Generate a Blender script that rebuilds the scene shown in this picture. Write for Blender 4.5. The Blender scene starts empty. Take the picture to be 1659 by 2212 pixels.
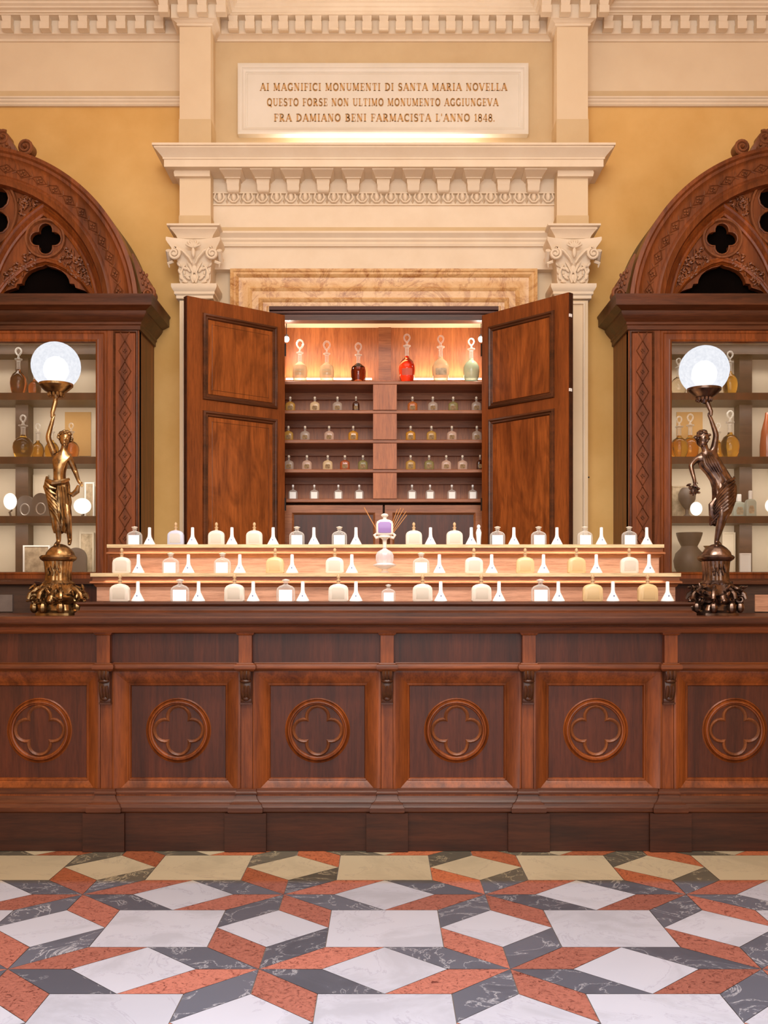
import bpy, math, random
from mathutils import Vector, Matrix
from mathutils.geometry import tessellate_polygon
random.seed(7)
R = math.radians
PI = math.pi
F, PX0, HY, HC = 2178.0, 829.0, 1285.0, 1.3          # focal length in pixels, horizon row, camera height
sc = bpy.context.scene
COL = sc.collection

def wx(px, d): return (px - PX0) * d / F
def wz(py, d): return HC - (py - HY) * d / F
def V(*a): return Vector(a)

# ------------------------------------------------------------------ materials
def newmat(name):
    m = bpy.data.materials.new(name); m.use_nodes = True
    nt = m.node_tree; nt.nodes.clear()
    out = nt.nodes.new('ShaderNodeOutputMaterial')
    b = nt.nodes.new('ShaderNodeBsdfPrincipled')
    nt.links.new(b.outputs[0], out.inputs[0])
    return m, nt, b, out

def lin(c):
    return tuple(((x / 255) / 12.92 if x / 255 <= .04045 else ((x / 255 + .055) / 1.055) ** 2.4) for x in c) + (1,)

def coords(nt, scale, rot=(0, 0, 0)):
    tc = nt.nodes.new('ShaderNodeTexCoord'); mp = nt.nodes.new('ShaderNodeMapping')
    mp.inputs['Scale'].default_value = scale; mp.inputs['Rotation'].default_value = rot
    nt.links.new(tc.outputs['Object'], mp.inputs[0])
    return mp.outputs[0]

def noise(nt, vec, scale, detail=4, rough=.6, dist=0):
    n = nt.nodes.new('ShaderNodeTexNoise')
    n.inputs['Scale'].default_value = scale; n.inputs['Detail'].default_value = detail
    n.inputs['Roughness'].default_value = rough; n.inputs['Distortion'].default_value = dist
    nt.links.new(vec, n.inputs['Vector'])
    return n.outputs[0]

def ramp(nt, fac, stops):
    r = nt.nodes.new('ShaderNodeValToRGB')
    e = r.color_ramp.elements
    e[0].position, e[0].color = stops[0]
    e[1].position, e[1].color = stops[-1]
    for p, c in stops[1:-1]:
        x = e.new(p); x.color = c
    nt.links.new(fac, r.inputs[0])
    return r.outputs[0]

def mix(nt, fac, a, b, mode='MIX'):
    m = nt.nodes.new('ShaderNodeMix'); m.data_type = 'RGBA'; m.blend_type = mode
    for sock, v in ((0, fac), (6, a), (7, b)):
        if hasattr(v, 'is_output'): nt.links.new(v, m.inputs[sock])
        else: m.inputs[sock].default_value = v
    return m.outputs[2]

def bump(nt, b, h, strength, dist=.002):
    n = nt.nodes.new('ShaderNodeBump'); n.inputs['Strength'].default_value = strength; n.inputs['Distance'].default_value = dist
    nt.links.new(h, n.inputs['Height']); nt.links.new(n.outputs[0], b.inputs['Normal'])

def simple(name, c1, c2=None, rough=.5, metal=0, scale=3, map_=(1, 1, 1), bmp=0, spec=.5, detail=5):
    m, nt, b, out = newmat(name)
    b.inputs['Roughness'].default_value = rough; b.inputs['Metallic'].default_value = metal
    b.inputs['Specular IOR Level'].default_value = spec
    if c2 is None: b.inputs['Base Color'].default_value = lin(c1)
    else:
        v = coords(nt, map_); n = noise(nt, v, scale, detail)
        nt.links.new(ramp(nt, n, [(.3, lin(c1)), (.7, lin(c2))]), b.inputs['Base Color'])
        if bmp: bump(nt, b, n, bmp)
    return m

def wood(name, dark, light, axis='z', rough=.38, scale=1.0, figure=0.0, coat=.06):
    m, nt, b, out = newmat(name)
    s = {'z': (9, 9, .7), 'x': (.7, 9, 9), 'y': (9, .7, 9)}[axis]
    v = coords(nt, tuple(k * scale for k in s))
    big = noise(nt, v, 1.3, 5, .6, .6 + figure)
    fine = noise(nt, coords(nt, tuple(k * 5 * scale for k in s)), 2.2, 4, .7, .2)
    col = ramp(nt, big, [(.28, lin(dark)), (.5, tuple((a + c) / 2 for a, c in zip(lin(dark), lin(light)))), (.72, lin(light))])
    g = ramp(nt, fine, [(.34, (.48, .42, .38, 1)), (.56, (1, 1, 1, 1))])
    col = mix(nt, .6, col, g, 'MULTIPLY')
    wear = noise(nt, coords(nt, (1, 1, 1)), 2.1, 4, .6)
    col = mix(nt, .5, col, ramp(nt, wear, [(.35, (.72, .68, .66, 1)), (.65, (1.0, 1.0, 1.0, 1))]), 'MULTIPLY')
    if figure:
        w = nt.nodes.new('ShaderNodeTexNoise'); w.inputs['Scale'].default_value = 2.4; w.inputs['Detail'].default_value = 6
        w.inputs['Distortion'].default_value = 2.6 * figure
        nt.links.new(coords(nt, (2.2, 2.2, .75)), w.inputs['Vector'])
        col = mix(nt, .85, col, ramp(nt, w.outputs[0], [(.33, (.5, .42, .36, 1)), (.55, (1, .98, .96, 1))]), 'MULTIPLY')
    nt.links.new(col, b.inputs['Base Color'])
    b.inputs['Roughness'].default_value = rough
    b.inputs['Specular IOR Level'].default_value = .35; b.inputs['Coat Weight'].default_value = coat; b.inputs['Coat Roughness'].default_value = .25
    bump(nt, b, fine, .25, .0015)
    return m

def stone(name, base, vein, tone_amt=.25, rough=.25, vs=5.0, mode='vein', warm=False):
    m, nt, b, out = newmat(name)
    v = coords(nt, (1, 1, 1))
    if mode == 'vein':
        n = noise(nt, v, vs, 8, .62, 1.0)
        col = ramp(nt, n, [(.40, lin(base)), (.49, lin(base)), (.5, lin(vein)), (.508, lin(base)), (.6, tuple(x * .86 for x in lin(base)[:3]) + (1,))])
        cl = noise(nt, v, vs * .6, 4)
        col = mix(nt, .4, col, ramp(nt, cl, [(.3, (.78, .78, .8, 1)), (.7, (1.0, 1.0, 1.0, 1))]), 'MULTIPLY')
    else:
        n = noise(nt, v, vs * 4, 8, .75, 2.2)
        col = ramp(nt, n, [(.38, lin(vein)), (.47, lin(base)), (.66, tuple(min(1, x * 1.25) for x in lin(base)[:3]) + (1,))])
    at = nt.nodes.new('ShaderNodeAttribute'); at.attribute_name = 'tone'
    tone = ramp(nt, at.outputs['Fac'], [(0, (1 - tone_amt, 1 - tone_amt, 1 - tone_amt, 1)), (1, (1, 1, 1, 1))])
    col = mix(nt, 1.0, col, tone, 'MULTIPLY')
    if warm:      # warm cast of light mixed into the stone colour along the counter's foot
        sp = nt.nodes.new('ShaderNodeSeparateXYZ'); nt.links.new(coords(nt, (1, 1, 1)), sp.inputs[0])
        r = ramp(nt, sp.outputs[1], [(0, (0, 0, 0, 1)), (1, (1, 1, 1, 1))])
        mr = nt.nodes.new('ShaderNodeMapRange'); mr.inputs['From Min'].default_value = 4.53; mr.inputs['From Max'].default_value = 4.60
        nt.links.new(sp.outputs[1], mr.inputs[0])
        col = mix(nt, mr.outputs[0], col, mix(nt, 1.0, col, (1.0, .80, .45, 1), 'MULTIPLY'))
    nt.links.new(col, b.inputs['Base Color'])
    b.inputs['Roughness'].default_value = rough
    return m

def marble2():
    m, nt, b, out = newmat('yellow_marble')
    v = coords(nt, (1, 1, 1))
    a = noise(nt, v, 7, 9, .72, 2.0)
    col = ramp(nt, a, [(.3, lin((168, 110, 58))), (.44, lin((212, 164, 108))), (.6, lin((224, 184, 132))), (.75, lin((204, 150, 92)))])
    w = noise(nt, v, 3.2, 8, .7, 1.4)
    col = mix(nt, .8, col, ramp(nt, w, [(.45, (1, 1, 1, 1)), (.495, (.62, .46, .34, 1)), (.53, (1, 1, 1, 1))]), 'MULTIPLY')
    nt.links.new(col, b.inputs['Base Color']); b.inputs['Roughness'].default_value = .3
    return m

def glassy(name, col, body=.35, edge=.9, rough=.12, spec=.5):
    """cheap coloured glass: see-through in the middle of a pane, denser where the wall of the bottle turns away"""
    m, nt, b, out = newmat(name)
    b.inputs['Base Color'].default_value = lin(col); b.inputs['Roughness'].default_value = rough
    b.inputs['Specular IOR Level'].default_value = spec
    lw = nt.nodes.new('ShaderNodeLayerWeight'); lw.inputs[0].default_value = .5
    mr = nt.nodes.new('ShaderNodeMapRange'); nt.links.new(lw.outputs['Facing'], mr.inputs[0])
    mr.inputs['To Min'].default_value = body; mr.inputs['To Max'].default_value = edge
    nt.links.new(mr.outputs[0], b.inputs['Alpha'])
    return m

def liquid(name, col, rough=.03):
    m, nt, b, out = newmat(name)
    b.inputs['Base Color'].default_value = lin(col); b.inputs['Roughness'].default_value = rough
    b.inputs['Transmission Weight'].default_value = 1.0; b.inputs['IOR'].default_value = 1.40
    return m

def emis(name, col, strength):
    m = bpy.data.materials.new(name); m.use_nodes = True; nt = m.node_tree; nt.nodes.clear()
    out = nt.nodes.new('ShaderNodeOutputMaterial'); e = nt.nodes.new('ShaderNodeEmission')
    e.inputs[0].default_value = lin(col); e.inputs[1].default_value = strength
    nt.links.new(e.outputs[0], out.inputs[0])
    return m

W_FRAME = wood('walnut_frame', (84, 38, 13), (158, 82, 32), 'z')
W_FRAMEX = wood('walnut_rail', (78, 37, 15), (144, 76, 33), 'x')
W_PANEL = wood('walnut_panel', (60, 27, 13), (100, 47, 24), 'z')
W_DARK = wood('walnut_moulding', (58, 29, 14), (106, 56, 28), 'x')
W_PLINTH = wood('walnut_plinth', (42, 20, 10), (80, 40, 20), 'x', rough=.6)
W_ARCH = wood('walnut_arch', (84, 40, 20), (146, 78, 38), 'z')
W_CORBEL = wood('walnut_corbel', (48, 26, 16), (98, 56, 34), 'z', rough=.28)
W_DOOR = wood('walnut_door_frame', (104, 50, 18), (156, 82, 34), 'z')
W_BURL = wood('walnut_burl', (118, 58, 22), (176, 96, 42), 'z', figure=1.1, rough=.3, coat=.3)
W_CARVE = wood('walnut_carved', (88, 48, 28), (150, 88, 50), 'z', rough=.4)
W_INNER = wood('cupboard_lining', (164, 92, 48), (204, 126, 74), 'z')
W_SHELF = wood('cupboard_shelf', (144, 84, 50), (186, 120, 78), 'x')
W_TIER = wood('maple_riser', (178, 126, 98), (208, 158, 128), 'x', rough=.5)
W_TIERTOP = wood('pale_board', (196, 168, 124), (222, 198, 156), 'x', rough=.45)
W_SHADE = wood('cabinet_inside', (52, 34, 26), (84, 58, 44), 'x', rough=.5)
OCHRE = simple('ochre_plaster', (212, 164, 94), (232, 188, 120), .85, scale=1.6, bmp=.15, spec=.2)
CREAM = simple('cream_stucco', (224, 200, 168), (232, 210, 178), .75, scale=2.2, spec=.2)
CREAMW = simple('ivory_stucco', (228, 208, 182), (236, 218, 194), .7, scale=5, spec=.25)
CREAMD = simple('sand_stucco', (208, 180, 140), (216, 190, 150), .8, scale=4, spec=.2)
TABLET = simple('tablet_marble', (222, 212, 196), (232, 222, 208), .45, scale=3)
GOLD = simple('faded_gilt', (190, 140, 80), (206, 160, 98), .5)
YMARBLE = marble2()
BRONZE = simple('bronze', (70, 50, 32), (188, 148, 98), .25, .9, scale=22, bmp=.2)
BRONZED = simple('dark_bronze', (54, 40, 36), (140, 112, 96), .25, .9, scale=22, bmp=.2)
BLACKM = simple('dark_metal', (40, 32, 30), None, .35, .7)
STEEL = simple('polished_dark_steel', (58, 34, 26), None, .18, .8)
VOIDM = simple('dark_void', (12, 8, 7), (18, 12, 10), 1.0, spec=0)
BACKC = simple('cream_back_panel', (206, 190, 166), (222, 208, 186), .7, scale=1.2)
BACKY = simple('ochre_back_panel', (196, 150, 88), (210, 166, 104), .7, scale=1.5)
WHITE = simple('white_porcelain', (246, 246, 246), None, .3)
PAPER = simple('white_paper', (250, 250, 248), None, .7)
BLUEINK = simple('blue_ink', (90, 110, 150), None, .6)
CARDG = simple('grey_tin', (84, 72, 68), (104, 92, 86), .5, scale=9)
PRINT = simple('pale_print', (120, 104, 84), (212, 190, 160), .7, scale=16, detail=6)
FLORAL = simple('floral_print', (140, 124, 96), (214, 190, 160), .6, scale=22, detail=6)
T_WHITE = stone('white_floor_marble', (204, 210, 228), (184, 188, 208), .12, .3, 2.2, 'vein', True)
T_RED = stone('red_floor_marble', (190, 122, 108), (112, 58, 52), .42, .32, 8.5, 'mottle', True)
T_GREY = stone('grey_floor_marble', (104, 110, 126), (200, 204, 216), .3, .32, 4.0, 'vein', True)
GROUT = simple('grout', (140, 128, 120), None, .8)
G_CLEAR = glassy('clear_glass', (236, 232, 226), .12, .75)
G_FROST = glassy('frosted_glass', (240, 232, 220), .55, 1.0, .25)
G_FROSTB = glassy('bluish_frosted_glass', (204, 210, 232), .6, 1.0, .25)
G_AMBER = glassy('amber_frosted_glass', (226, 196, 146), .65, 1.0, .25)
G_PURPLE = glassy('violet_glass', (150, 118, 178), .8, .95)
G_GREY = glassy('smoky_glass', (200, 182, 168), .45, .85)
G_YEL = glassy('yellow_glass', (206, 160, 74), .6, .9)
G_GREEN = glassy('olive_glass', (150, 140, 84), .55, .9)
G_PINK = glassy('rosy_glass', (226, 192, 172), .5, .88)
G_ORNG = glassy('orange_glass', (196, 108, 44), .7, .95)
G_GOLD = glassy('golden_liquid_glass', (214, 150, 40), .7, .97, .1, .8)
G_RUST = glassy('russet_liquid_glass', (178, 84, 36), .7, .97, .1, .8)
G_BROWN = glassy('dark_brown_liquid', (70, 30, 14), .93, 1.0, .1)
G_RED = glassy('red_liquid', (204, 60, 36), .9, 1.0, .1)
G_MINT = glassy('mint_liquid', (186, 210, 178), .72, .97, .1)
G_TAN = glassy('straw_liquid', (240, 212, 168), .55, .95, .1)
L_GOLD = liquid('gold_cologne', (240, 186, 70)); L_RUST = liquid('russet_cologne', (214, 116, 60)); L_RED = liquid('red_cologne', (236, 84, 60))
L_ORNG = liquid('orange_cologne', (232, 150, 70)); L_TAN = liquid('straw_cologne', (254, 242, 222)); L_MINT = liquid('mint_cologne', (226, 242, 224)); L_BROWN = liquid('brown_cologne', (84, 36, 16))
SHIELD = glassy('frosted_shield', (226, 216, 200), .5, .9, .4)
CORK = simple('tan_stopper', (176, 142, 104), (196, 164, 126), .6)
LED = emis('led_strip', (255, 236, 200), 14)
BULB = emis('lit_bulb', (255, 246, 232), 16)
PALE = simple('pale_stopper', (232, 222, 206), None, .4)

def globe_mat():
    m = bpy.data.materials.new('opal_globe_glass'); m.use_nodes = True; nt = m.node_tree; nt.nodes.clear()
    out = nt.nodes.new('ShaderNodeOutputMaterial'); e = nt.nodes.new('ShaderNodeEmission'); t = nt.nodes.new('ShaderNodeBsdfTransparent')
    tc = coords(nt, (1, 1, 1)); n = noise(nt, tc, 60, 3)
    nt.links.new(ramp(nt, n, [(.3, (.72, .74, .80, 1)), (.7, (.90, .91, .95, 1))]), e.inputs[0]); e.inputs[1].default_value = 1.1
    mx = nt.nodes.new('ShaderNodeMixShader'); mx.inputs[0].default_value = .80
    nt.links.new(t.outputs[0], mx.inputs[1]); nt.links.new(e.outputs[0], mx.inputs[2]); nt.links.new(mx.outputs[0], out.inputs[0])
    return m
GLOBE = globe_mat()
def pane_mat():
    m = bpy.data.materials.new('window_glass'); m.use_nodes = True; nt = m.node_tree; nt.nodes.clear()
    out = nt.nodes.new('ShaderNodeOutputMaterial'); g = nt.nodes.new('ShaderNodeBsdfGlossy'); t = nt.nodes.new('ShaderNodeBsdfTransparent')
    g.inputs['Roughness'].default_value = .02; t.inputs[0].default_value = (.95, .94, .93, 1)
    mx = nt.nodes.new('ShaderNodeMixShader'); mx.inputs[0].default_value = .05
    nt.links.new(t.outputs[0], mx.inputs[1]); nt.links.new(g.outputs[0], mx.inputs[2]); nt.links.new(mx.outputs[0], out.inputs[0])
    return m
PANE = pane_mat()

# ------------------------------------------------------------------ mesh building
class MB:
    def __init__(s): s.v = []; s.f = []; s.mi = []; s.cur = 0
    def add(s, vs, fs, flip=False):
        b = len(s.v); s.v += [tuple(p) for p in vs]
        for f in fs:
            f = [b + i for i in f]
            s.f.append(f[::-1] if flip else f); s.mi.append(s.cur)
        return s
    def box(s, x0, x1, y0, y1, z0, z1):
        if x0 > x1: x0, x1 = x1, x0
        if y0 > y1: y0, y1 = y1, y0
        if z0 > z1: z0, z1 = z1, z0
        vs = [(x, y, z) for z in (z0, z1) for y in (y0, y1) for x in (x0, x1)]
        return s.add(vs, [(0, 2, 3, 1), (4, 5, 7, 6), (0, 1, 5, 4), (2, 6, 7, 3), (0, 4, 6, 2), (1, 3, 7, 5)])
    def loft(s, rings, cap=True, closed=True):
        n = len(rings[0]); vs = [p for r in rings for p in r]; fs = []
        for i in range(len(rings) - 1):
            for j in range(n if closed else n - 1):
                k = (j + 1) % n
                fs.append((i * n + j, i * n + k, (i + 1) * n + k, (i + 1) * n + j))
        if cap and closed:
            fs.append(tuple(range(n - 1, -1, -1))); m = (len(rings) - 1) * n
            fs.append(tuple(range(m, m + n)))
        return s.add(vs, fs)
    def lathe(s, c, prof, n=24, sq=None, fl=0, fn=0):
        rings = []
        for r, z in prof:
            ring = []
            for i in range(n):
                a = 2 * PI * i / n; rr = r
                if fn: rr = r * (1 - fl * (.5 + .5 * math.cos(fn * a)))
                ring.append((c[0] + rr * math.cos(a), c[1] + rr * math.sin(a), c[2] + z))
            rings.append(ring)
        return s.loft(rings)
    def supe(s, c, secs, n=20):
        """stacked rounded-rectangle sections: (z, half width, half depth, squareness)"""
        rings = []
        for z, a, b, e in secs:
            ring = []
            for i in range(n):
                t = 2 * PI * (i + .5) / n; cc, ss = math.cos(t), math.sin(t)
                ring.append((c[0] + a * math.copysign(abs(cc) ** (2 / e), cc), c[1] + b * math.copysign(abs(ss) ** (2 / e), ss), c[2] + z))
            rings.append(ring)
        return s.loft(rings)
    def ell(s, c, r, n=12, m=8, rot=None):
        rings = []; c = Vector(c)
        for j in range(m + 1):
            ph = -PI / 2 + PI * j / m
            if j == 0: ph = -PI / 2 + .12
            if j == m: ph = PI / 2 - .12
            ring = []
            for i in range(n):
                a = 2 * PI * i / n
                p = Vector((r[0] * math.cos(ph) * math.cos(a), r[1] * math.cos(ph) * math.sin(a), r[2] * math.sin(ph)))
                if rot is not None: p = rot @ p
                ring.append(c + p)
            rings.append(ring)
        return s.loft(rings)
    def tube(s, pts, rad, n=8, closed=False):
        pts = [Vector(p) for p in pts]
        if not hasattr(rad, '__len__'): rad = [rad] * len(pts)
        rings = []; N = len(pts); ref = None
        for i, p in enumerate(pts):
            if closed: t = pts[(i + 1) % N] - pts[i - 1]
            else: t = pts[min(i + 1, N - 1)] - pts[max(i - 1, 0)]
            if t.length < 1e-9: t = Vector((0, 0, 1))
            t.normalize()
            if ref is None:
                ref = Vector((0, 1, 0)) if abs(t.y) < .9 else Vector((1, 0, 0))
            u = ref - t * ref.dot(t)
            if u.length < 1e-6: u = t.orthogonal()
            u.normalize(); ref = u; w = t.cross(u)
            rings.append([p + (u * math.cos(2 * PI * k / n) + w * math.sin(2 * PI * k / n)) * rad[i] for k in range(n)])
        if closed:
            rings.append(rings[0]); return s.loft(rings, cap=False)
        return s.loft(rings)
    def sweep(s, path, prof, fn, closed=False, cap=True):
        """path: 2-D points, prof: (offset to the right of travel, height); fn(u, v, h) -> xyz"""
        N = len(path); rings = []
        P = [Vector(p) for p in path]
        for i in range(N):
            if closed or 0 < i < N - 1:
                a = (P[i] - P[i - 1]).normalized(); b = (P[(i + 1) % N] - P[i]).normalized()
            elif i == 0: a = b = (P[1] - P[0]).normalized()
            else: a = b = (P[-1] - P[-2]).normalized()
            na, nb = Vector((a.y, -a.x)), Vector((b.y, -b.x))
            m = na + nb; den = 1 + na.dot(nb)
            m = m / den if den > .05 else na
            rings.append([fn(P[i].x + m.x * o, P[i].y + m.y * o, h) for o, h in prof])
        if closed: rings.append(rings[0])
        n = len(prof); vs = [p for r in rings for p in r]; fs = []
        for i in range(len(rings) - 1):
            for j in range(n - 1):
                fs.append((i * n + j, i * n + j + 1, (i + 1) * n + j + 1, (i + 1) * n + j))
        if cap and not closed:
            fs.append(tuple(range(n - 1, -1, -1))); m = (len(rings) - 1) * n; fs.append(tuple(range(m, m + n)))
        return s.add(vs, fs)
    def plate(s, outer, holes, y0, y1):
        """flat plate in the x-z plane with holes, from y0 (front) to y1"""
        loops = [outer] + list(holes)
        flat = [Vector((p[0], p[1], 0)) for l in loops for p in l]
        tris = tessellate_polygon([[Vector((p[0], p[1], 0)) for p in l] for l in loops])
        n = len(flat)
        vs = [(p.x, y0, p.y) for p in flat] + [(p.x, y1, p.y) for p in flat]
        fs = []
        for t in tris:
            a, b_, c = (flat[i] for i in t)
            ccw = (b_ - a).cross(c - a).z > 0
            t = tuple(t) if ccw else tuple(t)[::-1]
            fs.append(t); fs.append(tuple(i + n for i in t[::-1]))
        k = 0
        for li, l in enumerate(loops):
            area = sum(l[i][0] * l[(i + 1) % len(l)][1] - l[(i + 1) % len(l)][0] * l[i][1] for i in range(len(l)))
            fw = (area > 0) == (li == 0)
            for i in range(len(l)):
                a, b_ = k + i, k + (i + 1) % len(l)
                fs.append((b_, a, a + n, b_ + n) if fw else (a, b_, b_ + n, a + n))
            k += len(l)
        return s.add(vs, fs)

def tag(o, label=None, cat=None, group=None, kind=None):
    if label: o['label'] = label
    if cat: o['category'] = cat
    if group: o['group'] = group
    if kind: o['kind'] = kind
    return o

def wloc(o):
    p = Vector((0, 0, 0))
    while o is not None: p = p + o.location; o = o.parent
    return p

def build(name, mb, mats, parent=None, local=False, flip=False, sharp=35, origin=None):
    me = bpy.data.meshes.new(name)
    off = Vector((0, 0, 0))
    if parent is not None and not local: off = wloc(parent)
    loc = Vector((0, 0, 0))
    if origin is not None: loc = Vector(origin) - off; off = Vector(origin)
    vs = [((-v[0] if flip else v[0]) - off.x, v[1] - off.y, v[2] - off.z) for v in mb.v]
    fs = [f[::-1] for f in mb.f] if flip else mb.f
    me.from_pydata(vs, [], fs)
    if not isinstance(mats, (list, tuple)): mats = [mats]
    for m in mats: me.materials.append(m)
    if len(mats) > 1: me.polygons.foreach_set('material_index', mb.mi)
    me.polygons.foreach_set('use_smooth', [True] * len(me.polygons))
    me.set_sharp_from_angle(angle=R(sharp))
    me.update()
    o = bpy.data.objects.new(name, me); COL.objects.link(o)
    o.location = loc
    if parent is not None: o.parent = parent
    return o

def thing(name, loc, label, cat, group=None, rz=0):
    o = bpy.data.objects.new(name, None); COL.objects.link(o)
    o.location = loc; o.rotation_euler = (0, 0, rz); o.empty_display_size = .05
    return tag(o, label, cat, group)

def solo(name, mb, mats, label, cat, group=None, origin=None, **k):
    if origin is None:
        xs = [v[0] for v in mb.v]; ys = [v[1] for v in mb.v]; zs = [v[2] for v in mb.v]
        origin = ((min(xs) + max(xs)) / 2 * (-1 if k.get('flip') else 1), (min(ys) + max(ys)) / 2, min(zs))
    return tag(build(name, mb, mats, None, origin=origin, **k), label, cat, group)

def struct(name, mb, mats, parent=None, **k):
    o = build(name, mb, mats, parent, **k)
    if parent is None: o['kind'] = 'structure'
    return o

def dup(root, loc, label=None, group=None, scale=None, rz=None):
    def cp(o, par):
        c = o.copy(); COL.objects.link(c); c.parent = par
        for ch in list(o.children): cp(ch, c)
        return c
    r = cp(root, None); r.location = loc
    if label: r['label'] = label
    if group: r['group'] = group
    if scale: r.scale = scale
    if rz is not None: r.rotation_euler = (0, 0, rz)
    return r

def plan(u, v, h): return (u, v, h)            # plan path, height
def face(y): return lambda u, v, h: (u, y - h, v)   # path drawn on a wall at depth y, h towards the room
def arc(cx, cz, r, a0, a1, n=24): return [(cx + r * math.cos(R(a0 + (a1 - a0) * i / n)), cz + r * math.sin(R(a0 + (a1 - a0) * i / n))) for i in range(n + 1)]
def rect_path(x0, x1, z0, z1): return [(x0, z0), (x0, z1), (x1, z1), (x1, z0)]   # clockwise seen from the room: right of travel = inwards
def foil(cx, cz, r, n, lobe, dist, rot=0, seg=10):
    """outline of an n-foil: lobes of radius lobe whose centres sit at distance dist"""
    pts = []; half = PI / n
    # half angle of each lobe arc up to its crossing with the neighbour
    k = dist * math.sin(half); k = min(k, lobe * .999)
    b = math.asin(k / lobe); al = PI - (PI / 2 - half) - b if False else (PI / 2 + half) - math.acos(k / lobe) if False else None
    # crossing point lies on the bisector: solve |p - c| = lobe with p = t*(cos half, sin half)
    t = dist * math.cos(half) + math.sqrt(max(lobe ** 2 - (dist * math.sin(half)) ** 2, 0))
    px, pz = t * math.cos(half) - dist, t * math.sin(half)
    al = math.atan2(pz, px)
    for j in range(n):
        a = rot + 2 * PI * j / n
        for i in range(seg):
            w = -al + 2 * al * i / seg
            x = dist + lobe * math.cos(w); z = lobe * math.sin(w)
            pts.append((cx + (x * math.cos(a) - z * math.sin(a)) * r, cz + (x * math.sin(a) + z * math.cos(a)) * r))
    return pts
# ------------------------------------------------------------------ the room
WY, PY = 7.3, 7.1            # wall plane, pilaster face
PXO, PXI = 1.438, 1.219      # pilaster outer and inner edges
RX = 3.75
Z8 = lambda py: wz(py, WY)

# floor: star-and-diamond inlay, one mesh of separately cut stones
fl = MB(); tones = []
fl.cur = 3; fl.add([(-RX, -3.0, -.004), (RX, -3.0, -.004), (RX, 7.5, -.004), (-RX, 7.5, -.004)], [(0, 1, 2, 3)]); tones.append(1)
Pq = .8733 / 4
def tile(pts, mi):
    c = Vector((sum(p[0] for p in pts) / 4, sum(p[1] for p in pts) / 4))
    if abs(c.x) > RX + .4 or c.y > 7.5: return
    q = []
    for p in pts:
        v = Vector(p) - c; v = v * (1 - .0020 / max(v.length, .01)); v += c
        q.append((max(-RX, min(RX, v.x)), min(7.45, v.y), 0))
    fl.cur = mi; fl.add(q, [(0, 1, 2, 3)]); tones.append(random.random())
for m in range(-8, 4):
    for k in range(-6, 6):
        sx, sy = .003 + (k + .5) * Pq * 4, 4.376 + m * Pq * 4
        g = lambda *ps: [(sx + a * Pq, sy + b * Pq) for a, b in ps]
        rh = [((0, 0), (1, 0), (2, 1), (1, 1)), ((0, 0), (1, 1), (1, 2), (0, 1)), ((0, 0), (0, 1), (-1, 2), (-1, 1)), ((0, 0), (-1, 1), (-2, 1), (-1, 0)),
              ((0, 0), (-1, 0), (-2, -1), (-1, -1)), ((0, 0), (-1, -1), (-1, -2), (0, -1)), ((0, 0), (0, -1), (1, -2), (1, -1)), ((0, 0), (1, -1), (2, -1), (1, 0))]
        for i, r in enumerate(rh): tile(g(*r), 1 if i % 2 == 0 else 2)
        tile(g((1, 0), (2, -1), (3, 0), (2, 1)), 0)
        tile(g((0, 1), (1, 2), (0, 3), (-1, 2)), 0)
        tile(g((1, 1), (3, 1), (3, 3), (1, 3)), 0)
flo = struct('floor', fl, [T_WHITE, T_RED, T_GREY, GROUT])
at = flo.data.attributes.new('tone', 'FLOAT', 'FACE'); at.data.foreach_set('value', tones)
tag(flo, 'polished marble floor of white diamonds and red and grey eight-pointed stars', 'floor')

# shell
AX, AZ = .815, wz(668, 7.2)
struct('wall_back', MB().box(-RX, -PXI - .1, WY, WY + .12, 0, Z8(232)), OCHRE)
struct('wall_back', MB().box(PXI + .1, RX, WY, WY + .12, 0, Z8(232)), OCHRE)
struct('wall_portal', MB().box(-PXI - .1, -AX, WY, WY + .12, 0, AZ).box(AX, PXI + .1, WY, WY + .12, 0, AZ).box(-PXI - .1, PXI + .1, WY, WY + .12, AZ, 4.4), CREAM)
struct('wall_niche', MB().box(-PXI - .1, PXI + .1, WY, WY + .12, 4.4, 5.5), CREAMD)
struct('wall_alcove', MB().box(-AX - .05, AX + .05, 7.80, 7.86, 0, AZ + .1).box(-AX - .05, -AX, WY + .12, 7.8, 0, AZ + .1).box(AX, AX + .05, WY + .12, 7.8, 0, AZ + .1).box(-AX, AX, WY + .12, 7.8, AZ, AZ + .1), CREAM)
struct('wall_back_upper', MB().box(-RX, -PXI - .1, WY, WY + .12, Z8(232), 6.0), CREAM)
struct('wall_back_upper', MB().box(PXI + .1, RX, WY, WY + .12, Z8(232), 6.0), CREAM)
struct('wall_back_upper', MB().box(-PXI - .1, PXI + .1, WY, WY + .12, 5.5, 6.0), CREAM)
struct('wall_left', MB().box(-RX - .12, -RX, -3.0, WY + .12, 0, 6.0), OCHRE)
struct('wall_right', MB().box(RX, RX + .12, -3.0, WY + .12, 0, 6.0), OCHRE)
struct('ceiling', MB().box(-RX - .12, RX + .12, -3.0, WY + .12, 6.0, 6.1), CREAM)

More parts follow.
